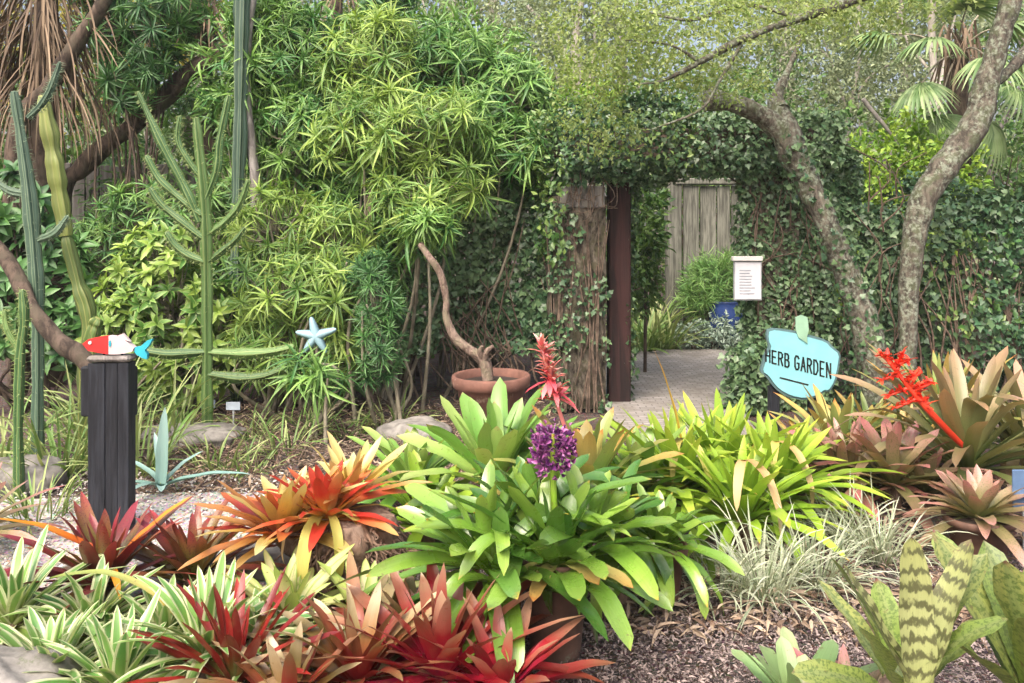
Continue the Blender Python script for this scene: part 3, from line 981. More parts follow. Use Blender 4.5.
sg = T('herb_garden_sign', 'turquoise HERB GARDEN sign shaped like a pot on dark posts', 'sign', GD(801, SD))
face = [(188, 340), (270, 350), (340, 370), (400, 386), (418, 408), (450, 432), (443, 478), (431, 536), (410, 569), (393, 566), (370, 586), (320, 599), (267, 589), (226, 566), (205, 544), (183, 513), (161, 498), (170, 470), (176, 440), (196, 410), (182, 375)]
cc = np.array((305, 470.))
_f = np.array(face + [face[0]], float)
face = []
for q in range(len(_f) - 1):                 # soften the corners of the outline
    a_, c_ = _f[q], _f[q + 1]
    face += [tuple(a_ * .78 + c_ * .22), tuple(a_ * .22 + c_ * .78)]
bk = [tuple(cc + (np.array(p) - cc) * (1 + 9.5 / np.linalg.norm(np.array(p) - cc))) for p in face]
b = MB(); prism(b, [sq(*p) for p in bk], SD, SD + .03); b.build('backing', M['signedge'], sg, False)
b = MB(); prism(b, [sq(*p) for p in face], SD - .012, SD - .001); fo = b.build('face', M['signface'], sg, False)
stem = [(283, 292), (305, 283), (328, 292), (333, 340), (326, 366), (328, 392), (310, 378), (294, 368), (284, 340)]
b = MB(); prism(b, [sq(*p) for p in stem], SD - .022, SD - .0125); b.build('handle', M['sage'], sg, False)
GL = {'H': [[(0, 0), (0, 1)], [(.8, 0), (.8, 1)], [(0, .5), (.8, .5)]],
      'E': [[(.75, 1), (0, 1), (0, 0), (.75, 0)], [(0, .52), (.6, .52)]],
      'R': [[(0, 0), (0, 1), (.5, 1), (.75, .88), (.75, .66), (.5, .52), (0, .52)], [(.4, .52), (.8, 0)]],
      'B': [[(0, 0), (0, 1), (.5, 1), (.7, .88), (.7, .66), (.5, .53), (0, .53)], [(.5, .53), (.78, .4), (.78, .14), (.55, 0), (0, 0)]],
      'G': [[(.8, .85), (.6, 1), (.25, 1), (.03, .8), (.03, .2), (.25, 0), (.6, 0), (.82, .18), (.82, .48), (.5, .48)]],
      'A': [[(0, 0), (.42, 1), (.84, 0)], [(.14, .34), (.7, .34)]],
      'D': [[(0, 0), (0, 1), (.4, 1), (.75, .78), (.78, .3), (.45, 0), (0, 0)]],
      'N': [[(0, 0), (0, 1), (.8, 0), (.8, 1)]]}


def strokes(mb, lines, wd, y0, y1):
    for ln in lines:
        ln = [np.array(p) for p in ln]
        for a, c in zip(ln[:-1], ln[1:]):
            t = (c - a) / max(1e-6, np.linalg.norm(c - a)); nrm = np.array((-t[1], t[0])) * wd / 2
            a2, c2 = a - t * wd * .35, c + t * wd * .35
            prism(mb, [a2 - nrm, c2 - nrm, c2 + nrm, a2 + nrm], y0, y1)


b = MB()
xx = 172.0
for kk, ch in enumerate('HERB GARDEN'):
    if ch == ' ': xx += 13; continue
    wl = 18.5
    top = 413 + (xx - 172) * .222; bot = 459 + (xx - 172) * .262
    L = []
    for ln in GL[ch]:
        L.append([sq(xx + x * wl / .8 * .8, bot + (x * wl) * .25 - (bot - top) * y) for x, y in ln])
    strokes(b, L, .0112, SD - .0145 - .0004 * (kk % 2), SD - .0115)
    xx += wl + 5.6
b.build('lettering', M['ink'], fo, False)
b = MB(); strokes(b, [[sq(226, 521), sq(331, 548)]], .011, SD - .0145, SD - .0115); b.build('underline', M['ink'], fo, False)
for x in (195, 348):
    b = MB()
    p = sq(x, 560); q = sq(x + 14, 560)
    box(b, (p[0], SD + .031, -.05), (p[0] + .07, SD + .10, p[1]), .5, .006)
    b.build('post', M['blackwood'], sg)

# black post
PD = 4.3
po = T('wooden_post', 'square black stained wooden post beside the sandy path', 'post', GD(108, PD))
b = MB()
a, c = P(87, 540, PD), P(127.5, 363, PD)
a[0], c[0] = P(87.5, 440, PD)[0], P(128.5, 440, PD)[0]
for k in range(3):                      # three upright boards, nearly tight
    u0, u1 = (0, .42, .73, 1)[k], (0, .42, .73, 1)[k + 1]
    box(b, (a[0] + (c[0] - a[0]) * u0 + .0005, PD + .003 * (k % 2), -.1), (a[0] + (c[0] - a[0]) * u1 - .0005, PD + .085, c[2] - .004 * R.uniform()), R.uniform(0, 1), .003)
b.build('shaft', M['blackwood'], po)
b = MB(); pb(b, 85.5, 129, 356.5, 362.5, PD - .012, PD + .095); b.build('cap', M['greybark'], po)
b = MB(); pb(b, 80, 134, 367, 417, PD + .09, PD + .14, .3, .008); b.build('lamp_box', M['blackwood'], po)

FD = 4.315


def fp(cx, cy): p = P(cx / 2.969, 220 + cy / 2.969, FD); return p[0], p[2]


fs = T('fish_ornament', 'painted wooden fish with red head and turquoise tail on the black post', 'ornament', P(112, 357, FD))
b = MB(); prism(b, [fp(*p) for p in [(322, 344), (345, 346), (368, 356), (398, 379), (392, 391), (372, 396), (350, 399), (322, 399)]], FD, FD + .035); bd = b.build('body', M['pinkwhite'], fs, False)
b = MB(); prism(b, [fp(*p) for p in [(244, 368), (262, 354), (290, 348), (321, 344), (321, 399), (290, 394), (262, 389)]], FD, FD + .035); hdp = b.build('head', M['red'], fs, False); hdp['label'] = 'red pointed head'
b = MB(); prism(b, [fp(*p) for p in [(399, 378), (415, 376), (436, 358), (452, 353), (440, 374), (428, 387), (436, 400), (434, 414), (420, 410), (404, 400), (398, 392)]], FD + .004, FD + .03); tl = b.build('tail', M['turq'], fs, False); tl['label'] = 'turquoise forked tail'
b = MB(); prism(b, [fp(*p) for p in [(345, 345), (362, 338), (385, 362), (370, 357)]], FD + .008, FD + .027); b.build('fin', M['pinkwhite'], fs, False)
b = MB(); prism(b, [fp(268 + 5 * cos(k), 364 + 5 * sin(k)) for k in np.linspace(0, 6.28, 13)[:-1]], FD - .006, FD - .0005); b.build('eye', M['white'], hdp, False)
b = MB(); prism(b, [fp(327 + 3.5 * cos(k), 367 + 10 * sin(k)) for k in np.linspace(0, 6.28, 13)[:-1]], FD - .004, FD - .0005); b.build('gill_stripe', M['turq'], bd, False)
for x in (104, 122):
    b = MB(); tube(b, [P(x, 358, FD + .018), P(x, 350, FD + .018)], .006, 6); b.build('peg', M['blackwood'], fs)

# starfish on a stake
StD = 6.1
st = T('starfish_ornament', 'pale blue wooden starfish among the dracaena leaves', 'ornament', P(316, 400, StD))


def sp(cx, cy): p = P(250 + cx / 2.969, 220 + cy / 2.969, StD); return np.array((p[0], StD, p[2]))


c0 = sp(196, 345)
b = MB()
arms = [(181, 288), (256, 324), (226, 394), (160, 394), (136, 333)]
for k, (ax, ay) in enumerate(arms):
    e = sp(ax, ay)
    t = unit(e - c0); s_ = np.array((-t[2], 0, t[0])); ln = np.linalg.norm(e - c0)
    rows = []
    for q, wq, th in ((0, .040, .026), (.3, .036, .026), (.65, .027, .02), (.92, .017, .013), (1.0, .006, .006)):
        m_ = c0 + t * ln * q
        rows.append([m_ - s_ * wq, m_ - s_ * wq * .45 + (0, -th, 0), m_ + (0, -th * 1.25, 0), m_ + s_ * wq * .45 + (0, -th, 0), m_ + s_ * wq, m_ + (0, .01, 0)])
    v = np.array(rows).reshape(-1, 3)
    ff = [(i * 6 + j, i * 6 + (j + 1) % 6, (i + 1) * 6 + (j + 1) % 6, (i + 1) * 6 + j) for i in range(4) for j in range(6)]
    b.add(v, ff)
    b.add(v[-6:], [list(range(6))])
b.build('body', M['starblue'], st)
b = MB(); tube(b, [GD(316, StD + .03, -.05), c0 + (0, .025, -.02)], .012, 7); b.build('stake', M['caneb'], st)

# ------------------------------------------------------------------ trees
def tree(name, label, trunk, radii, limbs, blobs, n, mat, size, bk, tpl=OVAL, clump=9, sides=12, rough=.25, group=None, up=.6, hang=.3, wide=1.0):
    t = T(name, label, 'tree', trunk[0], group)
    b = MB(); tube(b, trunk, radii, sides, 6 * (len(trunk) - 1), rough)
    b.build('trunk', M[bk], t)
    for lp, lr in limbs:
        b = MB(); tube(b, lp, lr, max(6, sides - 4), 6 * (len(lp) - 1), rough)
        b.build('limb', M[bk], t)
    if n:
        b = MB(); cloud(b, blobs, n, tpl, size, up, clump, wide, hang)
        b.build('crown', M[mat], t)
    return t


def px(c, r, d):
    k = d / FPX
    return P(c[0], c[1], d), (r[0] * k, (r[2] if len(r) > 2 else (r[0] + r[1]) / 2) * k, r[1] * k)


# leaning oak by the sign
D = 6.75
tree('leaning_oak', 'lichened oak trunk leaning left over the archway with a broken limb stub',
     [GD(884, D + .05, -.05), P(872, 355, D), P(853, 290, D), P(826, 225, D), P(801, 170, D), P(786, 135, D), P(774, 98, D + .05)], [.14, .11, .105, .10, .10, .108, .05],
     [([P(790, 140, D), P(765, 118, D - .05), P(735, 104, D - .1), P(706, 99, D - .15)], [.095, .085, .08, .078]),
      ([P(782, 110, D), P(777, 95, D + .1), P(788, 70, D + .2), P(800, 30, D + .4), P(790, -40, D + .6)], [.06, .035, .02, .015])],
     [px((850, -20), (120, 40), 7.2)], 2500, 'oakleaf', .055, 'oakbark')
lo = T('oak_ivy', 'thin ivy climbing the lower half of the leaning oak trunk', 'ivy', GD(884, D - .2))
b = MB()
Cp = spline([GD(884, D + .05, -.05), P(872, 355, D), P(853, 290, D), P(826, 225, D), P(801, 170, D), P(786, 135, D)], 60)
ii = (60 * R.uniform(0, 1, 750) ** 1.5).astype(int)
o_ = rdir(750); o_[:, 2] *= .3; o_[:, 1] -= .25; o_ = unit(o_)
scatter(b, IVY, Cp[ii] + o_ * (.125 * R.uniform(.9, 1.2, (750, 1))), R.normal(0, .6, (750, 3)) - (0, 0, .4), o_ + R.normal(0, .35, (750, 3)), .05 * R.uniform(.5, 1.2, 750), R.uniform(0, 1, 750))
b.build('foliage', M['ivy'], lo)
# right oak with a long branch across the top
D = 6.9
oak = tree('branching_oak', 'grey lichened oak at the right with a trunk bent to the right', [GD(905, D, -.05), P(908, 340, D), P(912, 255, D), P(922, 205, D), P(945, 168, D), P(974, 128, D), P(988, 85, D), P(1000, 40, D), P(1014, -10, D), P(1030, -60, D + .1)],
     [.11, .085, .085, .095, .112, .112, .104, .095, .09, .085],
     [([P(1016, -20, D), P(930, -25, D - .3), P(855, 0, D - .6), P(800, 18, D - .8), P(745, 38, D - 1), P(700, 62, D - 1.1), P(664, 80, D - 1.1), P(640, 84, D - 1.1)], [.06, .05, .04, .03, .026, .02, .013, .008]),
      ([P(800, 18, D - .8), P(745, 5, D - .8), P(690, 20, D - .9), P(640, 10, D - .9)], [.02, .016, .012, .006]),
      ([P(745, 38, D - 1), P(720, 80, D - 1.1), P(700, 110, D - 1.1), P(650, 130, D - 1.1)], [.015, .012, .009, .004]),
      ([P(700, 62, D - 1.1), P(670, 45, D - 1.2), P(625, 40, D - 1.2)], [.012, .009, .004]),
      ([P(990, 85, D), P(1010, 70, D + .1), P(1035, 40, D + .3)], [.06, .05, .04])],
     [px((600, 30), (55, 45), 5.8), px((680, 20), (80, 40), 5.9), px((760, 5), (75, 30), 6.2), px((660, 62), (60, 24), 6.0), px((590, 75), (36, 30), 6.1), px((850, -5), (80, 25), 6.4), px((600, 125), (40, 25), 6.5), px((720, 80), (50, 20), 6.1)], 10500, 'oakleaf', .033, 'oakbark', clump=7, hang=.7)

# far trees
for x_, d_, h_ in ((-9, 24, 9.5), (-4.5, 25, 10), (-.5, 23, 9), (3, 24, 10), (7, 22, 9.5), (11, 24, 10), (15, 25, 10)):
    bl = [((x_ + R.normal(0, 1.2), d_ + R.normal(0, .8), z_), (2.2, 1.6, 1.3)) for z_ in np.arange(2.8, h_, 1.15)]
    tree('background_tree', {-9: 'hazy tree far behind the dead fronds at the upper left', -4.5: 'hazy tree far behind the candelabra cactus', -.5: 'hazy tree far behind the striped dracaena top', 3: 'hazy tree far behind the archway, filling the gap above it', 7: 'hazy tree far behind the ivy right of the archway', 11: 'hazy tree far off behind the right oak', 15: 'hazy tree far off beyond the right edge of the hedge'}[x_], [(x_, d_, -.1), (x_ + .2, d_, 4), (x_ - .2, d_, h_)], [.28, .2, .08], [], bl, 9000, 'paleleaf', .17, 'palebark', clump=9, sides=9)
k = 0
for (tx, d, top, tw, bl, n, mat, lab) in [
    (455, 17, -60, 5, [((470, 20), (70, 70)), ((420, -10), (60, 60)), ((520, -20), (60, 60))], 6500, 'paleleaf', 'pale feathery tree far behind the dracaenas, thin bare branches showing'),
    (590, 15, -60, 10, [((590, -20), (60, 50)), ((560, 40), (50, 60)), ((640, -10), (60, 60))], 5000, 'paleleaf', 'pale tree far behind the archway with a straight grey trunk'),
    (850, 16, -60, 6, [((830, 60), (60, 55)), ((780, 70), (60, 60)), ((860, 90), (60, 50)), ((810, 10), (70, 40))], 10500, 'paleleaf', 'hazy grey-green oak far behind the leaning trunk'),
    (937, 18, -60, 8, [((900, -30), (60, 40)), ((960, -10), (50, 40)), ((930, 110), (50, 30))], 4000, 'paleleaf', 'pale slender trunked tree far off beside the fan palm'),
    (700, 14, 40, 8, [((700, 130), (90, 60)), ((640, 120), (70, 60)), ((760, 130), (70, 70))], 6500, 'midleaf', 'round green tree behind the archway top'),
    (990, 13, 0, 8, [((1000, 130), (60, 60)), ((1040, 40), (60, 70)), ((1000, 200), (60, 60))], 6500, 'midleaf', 'green tree behind the right oak'),
    (150, 12, -60, 8, [((120, 20), (60, 60)), ((190, 10), (50, 60)), ((60, 60), (60, 70))], 4500, 'yelleaf', 'tree behind the drooping needle tree, its leaves coloured as bright yellow light'),
    (20, 13, -60, 8, [((0, 40), (90, 90)), ((-40, 150), (90, 90)), ((80, 130), (80, 80))], 6000, 'midleaf', 'green tree at the far left behind the dead fronds'),
    (330, 13, -60, 8, [((300, 10), (80, 80)), ((380, 40), (80, 80)), ((250, 90), (80, 80)), ((400, 120), (90, 70))], 9000, 'midleaf', 'leafy green tree rising behind the dracaenas'),
    (520, 12, 40, 8, [((520, 110), (70, 50)), ((470, 100), (70, 60)), ((570, 115), (60, 40))], 6500, 'bright', 'bright yellow-green bush rising behind the left end of the archway'),
    (890, 10, 130, 8, [((890, 205), (60, 60)), ((870, 260), (50, 60)), ((930, 190), (45, 55)), ((900, 150), (40, 35))], 8000, 'bright', 'bright green bush behind the right oak trunk'),
]:
    tr = [GD(tx, d, -.1), P(tx + R.normal(0, 6), 150, d), P(tx + R.normal(0, 8), 50, d), P(tx + R.normal(0, 8), top, d)]
    lm = []
    for c, r in bl:
        e = P(c[0], c[1], d)
        s0 = P(tx, min(240, c[1] + 110), d)
        lm.append(([s0, (s0 + e) / 2 + (R.normal(0, .2), R.normal(0, .2), -.1), e, e + (R.normal(0, .5), 0, .6)], [.3 * tw * d / FPX, .12 * tw * d / FPX, .03]))
    if mat == 'bright' or mat == 'midleaf' and tx in (700, 990): tr = tr[:2]
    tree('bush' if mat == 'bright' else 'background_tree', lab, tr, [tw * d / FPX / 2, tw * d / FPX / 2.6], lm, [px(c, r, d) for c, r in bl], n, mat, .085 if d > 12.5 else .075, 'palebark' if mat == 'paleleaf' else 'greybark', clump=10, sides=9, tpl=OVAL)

# long masses that close the view
def hedge(name, label, x0, x1, d, ztop, n, mat, size, depth=1.0, tpl=OVAL, zlo=.0, cat='hedge'):
    t = T(name, label, cat, ((x0 + x1) / 2, d, 0))
    nb_ = max(2, int((x1 - x0) / .8))
    bl = []
    for q in range(nb_):
        x = x0 + (x1 - x0) * (q + .5) / nb_
        for zz in np.arange(zlo + .35, ztop, .7):
            bl.append(((x + R.normal(0, .12), d + R.normal(0, .12), zz + R.normal(0, .1)), (.62 * R.uniform(.8, 1.2), depth * .5, .5 * R.uniform(.8, 1.25))))
    b = MB(); cloud(b, bl, n, tpl, size, .6, 9)
    b.build('foliage', M[mat], t)
    b = MB()
    for q in range(nb_ * 5):
        x = R.uniform(x0, x1)
        tube(b, [(x, d, -.05), (x + R.normal(0, .1), d + R.normal(0, .1), ztop * .4), (x + R.normal(0, .3), d + R.normal(0, .2), ztop * .9)], [.022, .006], 6)
    b.build('stem', M['brownbark'], t)
    return t


hedge('tall_hedge', 'tall dark hedge closing the view behind the dracaenas', -7.0, -.6, 10.2, 3.3, 12000, 'midleaf', .11, 1.6)
hedge('tall_hedge', 'green hedge behind the plank gate beyond the archway', -.4, 4.4, 12.4, 2.9, 7000, 'midleaf', .10, 1.2)
hedge('tall_hedge', 'mixed hedge behind the right oak and ivy', 3.2, 9.0, 10.8, 2.7, 8000, 'midleaf', .10, 1.5)
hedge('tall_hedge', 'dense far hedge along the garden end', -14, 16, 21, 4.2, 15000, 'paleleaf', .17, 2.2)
# ivy hedge at the right edge
ih = T('ivy_hedge', 'dark ivy hedge at the right edge behind the tan bromeliads', 'hedge', GD(985, 7.6))
b = MB()
ivy_box(b, (P(925, 270, 7.5)[0], 7.5, .1), (P(1110, 270, 7.5)[0], 8.3, P(0, 205, 7.5)[2]), 9500, .058, .2, 'flt')
b.build('foliage', M['ivy'], ih)
b = MB()
ivy_box(b, (P(935, 270, 7.4)[0], 7.42, .6), (P(1110, 270, 7.4)[0], 8.2, P(0, 225, 7.4)[2]), 700, .07, .18, 'ft', OVAL)
b.build('young_foliage', M['ivyl'], ih)
b = MB()
for q in range(40):
    x = R.uniform(P(910, 270, 7.5)[0], P(1090, 270, 7.5)[0])
    tube(b, [(x, 7.45, -.05), (x + R.normal(0, .1), 7.4, .6), (x + R.normal(0, .2), 7.5, 1.3)], [.012, .006], 5)
b.build('vine_stem', M['vine'], ih)

# greens seen through the arch on the left
lg = T('leafy_shrub', 'green leafy shrub just inside the archway beside the left jamb', 'shrub', GD(645, 8.8))
b = MB()
cloud(b, [px((642, 205), (16, 50), 8.8), px((642, 270), (14, 45), 8.8), px((636, 240), (14, 70), 9.0)], 2600, LONGOVAL, .085, .6, 8)
b.build('foliage', M['midleaf'], lg)
b = MB(); tube(b, [GD(645, 8.8, -.05), P(646, 270, 8.8), P(648, 200, 8.8)], [.02, .01], 7); b.build('stem', M['brownbark'], lg)


# ------------------------------------------------------------------ dracaena shrubs
def shrub(name, label, base, blobs, n, L, mat, k=24, tpl=LIN, spread=(75, -25), stem='caneb', nst=5, cat='shrub', group=None, wide=1.0, sr=.018, hang=0.0, ry=None):
    t = T(name, label, cat, base, group)
    b = MB()
    sb = MB()
    vol = np.array([np.prod(bb[1]) ** (2 / 3) for bb in blobs])
    num = np.maximum(2, (n * vol / vol.sum()).astype(int))
    for (c, rad), m in zip(blobs, num):
        c, rad = np.asarray(c), np.asarray(rad)
        cen, d = inblob(c, rad, m, .25)
        ax = d * np.array((.8, .9, .5)) + np.array((0, -.25, .65 - hang)) + R.normal(0, .25, (m, 3))
        h_ = m // 2
        if h_ and tpl is LIN:
            rosettes(b, cen[:h_], ax[:h_], k, L * R.uniform(.6, 1.35, h_), tpl, spread, .3, .85)
            rosettes(b, cen[h_:], ax[h_:] + R.normal(0, .35, (m - h_, 3)), k - 8, L * R.uniform(.7, 1.25, m - h_), tpl, (55, -60), .35, .8)
        else:
            rosettes(b, cen, ax, k, L * R.uniform(.8, 1.15, m), tpl, spread, wide=wide)
        for q in range(nst):
            s0 = np.asarray(base) + (R.normal(0, .12), R.normal(0, .12), -.03)
            e = c + R.normal(0, .35, 3) * rad
            md = s0 * .45 + e * .55 + (R.normal(0, .12), R.normal(0, .1), R.normal(0, .1))
            tube(sb, [s0, md, e], [sr, sr * .75, sr * .45], 6, 9)
        near = np.asarray(c)[None] + (cen - c) * .25 - np.array((0, 0, .1))
        for q in range(m):
            tube(sb, [near[q], (near[q] + cen[q]) / 2 - (0, 0, .05), cen[q] - unit(ax[q]) * L * .35], [sr * .4, sr * .22], 4, 3, cap=False)
    b.build('foliage', M[mat], t)
    sb.build('stem', M[stem], t)
    return t


shrub('dracaena_shrub', 'tall green dracaena rising beside the blue cactus column', GD(285, 8.0), [px((290, 55), (55, 55), 8.0), px((300, 130), (50, 40), 7.8), px((265, 20), (40, 40), 8.1)], 283, 0.181, 'dracg')
shrub('dracaena_shrub', 'broad yellow-striped dracaena hanging over the middle of the thicket', GD(385, 7.5), [px((375, 60), (55, 50), 7.7), px((415, 130), (75, 45), 7.1), px((355, 130), (40, 45), 7.2), px((430, 185), (60, 30), 6.9), px((410, 210), (30, 25), 6.8)], 353, 0.195, 'drac', nst=2)
shrub('dracaena_shrub', 'green dracaena left of the archway reaching over its lintel', GD(470, 7.9), [px((445, 70), (55, 45), 7.9), px((505, 95), (50, 45), 7.8), px((515, 150), (40, 40), 7.4), px((470, 130), (45, 45), 7.5)], 318, 0.188, 'dracg', nst=2)
shrub('dracaena_shrub', 'yellow-green dracaena directly above the starfish', GD(285, 7.0), [px((275, 225), (55, 45), 6.9), px((285, 285), (55, 40), 6.7), px((335, 235), (40, 45), 6.9), px((330, 290), (30, 35), 6.6), px((270, 345), (45, 35), 6.75), px((345, 345), (30, 40), 6.8)], 283, 0.161, 'drac')
shrub('dracaena_shrub', 'small dracaena with narrow hanging shoots right of the starfish', GD(378, 6.4), [px((378, 300), (24, 35), 6.4), px((380, 350), (24, 38), 6.35), px((370, 270), (26, 20), 6.5)], 129, 0.114, 'podo', 26, LIN_S, (80, -35), nst=2)
shrub('dracaena_shrub', 'low dark dracaena tuft below the starfish', GD(325, 6.0), [px((325, 378), (26, 18), 6.0), px((302, 362), (16, 16), 6.0)], 16, .2, 'dracg', nst=1)
shrub('lime_shrub', 'lime-leaved shrub tangled round the candelabra cactus', GD(165, 6.9), [px((175, 300), (50, 50), 7.0), px((130, 300), (30, 50), 7.1), px((220, 320), (40, 40), 7.0), px((160, 250), (40, 30), 7.2), px((190, 360), (60, 35), 7.0)], 240, .125, 'drac', 12, LONGOVAL, (60, -20), nst=4)
shrub('dracaena_shrub', 'shadowy dracaena behind the candelabra cactus', GD(170, 8.0), [px((150, 215), (50, 40), 8.0), px((110, 250), (40, 45), 8.1), px((240, 190), (40, 50), 7.9), px((205, 120), (45, 40), 9.0)], 259, 0.161, 'dracg')
shrub('dracaena_shrub', 'dark dracaena tuft above the bent bonsai trunk', GD(428, 6.9), [px((425, 225), (26, 18), 6.7)], 14, .24, 'dracg', nst=1)
shrub('needle_tree', 'dark needle-leaved tree drooping in at the upper left', GD(130, 8.2), [px((110, 30), (28, 45), 8.0), px((150, 40), (28, 50), 8.0), px((130, 80), (30, 30), 7.9), px((180, 10), (30, 35), 8.2), px((90, -10), (40, 30), 8.1)], 170, .17, 'podo', 30, LIN, (70, -40), 'brownbark', 3, 'tree', hang=.9)
shrub('needle_tree', 'second dark needle tree overhanging above the striped dracaena', GD(400, 8.6), [px((395, -5), (28, 28), 8.3), px((375, 15), (20, 22), 8.3)], 36, .17, 'podo', 30, LIN, (70, -40), 'brownbark', 2, 'tree', hang=.9)


shrub('dark_shrub', 'dark leafy shrub behind the columns at the left edge', GD(25, 7.2), [px((15, 210), (40, 45), 7.2), px((45, 270), (45, 45), 7.1), px((0, 310), (50, 45), 7.0), px((70, 330), (45, 40), 7.1)], 120, .17, 'podo', 16, LONGOVAL, (70, -30), 'brownbark', 4)
shrub('lime_shrub', 'yellow-green shrub low between the fish and the candelabra cactus', GD(125, 6.9), [px((125, 330), (35, 40), 6.8), px((150, 370), (40, 25), 6.8)], 80, .12, 'drac', 12, LONGOVAL, (60, -20), nst=3)


for lab, bx, d, bl, n in (('fine-leaved green thicket filling the gaps behind the tall dracaenas', 300, 8.3, [((265, 90), (45, 70)), ((320, 90), (50, 70)), ((290, 190), (60, 50)), ((340, 180), (50, 50)), ((240, 60), (40, 60))], 6500),
                          ('fine-leaved fresh green thicket between the striped dracaena and the archway', 480, 8.3, [((430, 110), (55, 70)), ((490, 120), (50, 60)), ((530, 140), (40, 50)), ((400, 60), (50, 50)), ((470, 60), (50, 40))], 6500),
                          ('fine-leaved low thicket behind the starfish', 300, 7.5, [((260, 270), (50, 60)), ((320, 270), (50, 60)), ((360, 240), (40, 60)), ((280, 340), (50, 40)), ((340, 340), (40, 40)), ((390, 260), (30, 50))], 5500),
                          ('fine-leaved thicket behind the candelabra cactus arms', 170, 9.3, [((150, 190), (50, 50)), ((210, 200), (45, 60)), ((100, 250), (45, 60)), ((180, 270), (60, 50))], 4200)):
    t = T('fine_leaved_shrub', lab, 'shrub', GD(bx, d))
    b = MB(); cloud(b, [px(c_, r_, d) for c_, r_ in bl], n, LIN, .17, .5, 10, hang=.1, wide=1.1); b.build('foliage', M['dracg'], t)
    b = MB()
    for c_, r_ in bl:
        for q in range(4):
            e = P(c_[0] + R.normal(0, r_[0] * .4), c_[1] - r_[1] * .4, d)
            tube(b, [GD(bx + R.normal(0, 20), d, -.05), (GD(bx, d, 1.0) + e) / 2 + (R.normal(0, .12), 0, 0), e], [.016, .012, .005], 6, 10)
    b.build('stem', M['caneb'], t)


# dead frond skirts on palm trunks
def skirt(label, top, trunk, rad, x0, x1, y0, y1, d, n, ln):
    t = T('yucca_trunk', label, 'palm', trunk[0])
    b = MB(); tube(b, trunk, rad, 10, None, .2); b.build('trunk', M['brownbark'], t)
    b = MB()
    for q in range(n):
        p = P(R.uniform(x0, x1), R.uniform(y0 - 30, y0 + (y1 - y0) * .45), d + R.normal(0, .12))
        c = np.array((P((x0 + x1) / 2, 0, d)[0], d, p[2]))
        o = unit(np.array((p[0] - c[0] + R.normal(0, .05), p[1] - d, 0)))
        az = math.atan2(o[1], o[0])
        ribbon(b, p, az, radians(R.uniform(-70, -30)), ln * R.uniform(.6, 1.1), R.uniform(.010, .024), R.uniform(.3, .9), lance, 6, 2, .3, R.normal(0, .3), R.normal(0, .8), R.uniform())
    b.build('dead_frond', M['dead'], t)


skirt('palm trunk at the upper left under a wide curtain of dead brown fronds', 0, [GD(45, 8.3, -.05), P(42, 200, 8.3), P(45, -60, 8.3)], [.14, .12, .12], 2, 80, 0, 190, 8.1, 560, 1.0)
skirt('slim palm with a narrow skirt of dead straw fronds beside the blue cactus', 0, [GD(215, 8.7, -.05), P(208, 100, 8.7), P(203, -60, 8.7)], [.07, .06, .06], 190, 214, -10, 75, 8.5, 130, .62)
skirt('palm top with short dead fronds above the green dracaena', 0, [GD(340, 9.2, -.05), P(338, 100, 9.2), P(336, -60, 9.2)], [.07, .06, .06], 326, 350, -30, 40, 9.0, 60, .45)
for lab, pts, rd in (('brown trunk slanting up to the right behind the candelabra cactus', [GD(40, 8.6, -.05), P(60, 205, 8.5), P(85, 165, 8.4), P(128, 128, 8.3), P(165, 97, 8.3), P(190, 72, 8.3), P(240, 42, 8.3), P(290, 0, 8.4)], [.10, .09, .075]),
                     ('brown trunk leaning in front of the dead frond curtain', [GD(20, 7.9, -.05), P(15, 150, 7.8), P(48, 90, 7.8), P(72, 52, 7.8), P(104, 0, 7.8), P(120, -50, 7.8)], [.09, .08, .07]),
                     ('thin pale leaning trunk in front of the blue cactus column', [GD(262, 7.6, -.05), P(256, 200, 7.6), P(248, 120, 7.6), P(246, 60, 7.6), P(252, 0, 7.6), P(258, -50, 7.6)], [.05, .045, .045]),
                     ('short bare brown trunk in the middle of the dracaena thicket', [GD(372, 7.3, -.05), P(370, 250, 7.3), P(372, 200, 7.3), P(383, 160, 7.3)], [.06, .055, .05])):
    t = T('bare_tree', lab, 'tree', pts[0])
    b = MB(); tube(b, pts, rd, 11, None, .25); o = b.build('trunk', M['pinkbark' if 'bare' in lab else 'greybark' if 'pale' in lab else 'brownbark'], t)

# fan palm at the upper right
fpalm = T('fan_palm', 'pale green fan palm behind the right oak', 'palm', GD(962, 10.5))
b = MB(); tube(b, [GD(962, 10.5, -.05), P(960, 150, 10.5), P(957, 60, 10.5)], [.12, .11, .12], 10, 14, .3); b.build('trunk', M['brownbark'], fpalm)
b = MB(); pt = MB()
c = P(957, 55, 10.5)
for q, (dx, dz, dy) in enumerate([(-.55, .1, -.5), (-.2, .45, -.6), (.35, .25, -.5), (.65, -.05, -.3), (-.7, -.45, -.5), (-.1, -.2, -.9), (.45, -.5, -.5), (-.3, .75, .2), (.5, .7, .1), (-.45, -.85, -.4), (.15, -.95, -.5), (-.9, .3, .1)]):
    e = c + np.array((dx, dy, dz)) * .95
    b = MB(); pt = MB()
    tube(pt, [c, (c + e) / 2 + (0, 0, .1), e], [.015, .008], 5)
    out = unit(e - c)
    sd = unit(np.cross(out, (0, 0, 1.0)))
    upv = np.cross(sd, out)
    m = 24
    an = np.linspace(-1.9, 1.9, m)
    f = out[None] * np.cos(an)[:, None] + sd[None] * np.sin(an)[:, None] - np.array((0, 0, .12))
    scatter(b, LIN, np.repeat(e[None], m, 0), f, np.repeat(upv[None], m, 0), .62 * (.75 + .25 * np.cos(an)), R.uniform(0, 1, m), .75)
    fr_ = b.build('frond', M['fan'], fpalm); pt.build('leaf_stalk', M['caneb'], fr_)
b = MB()
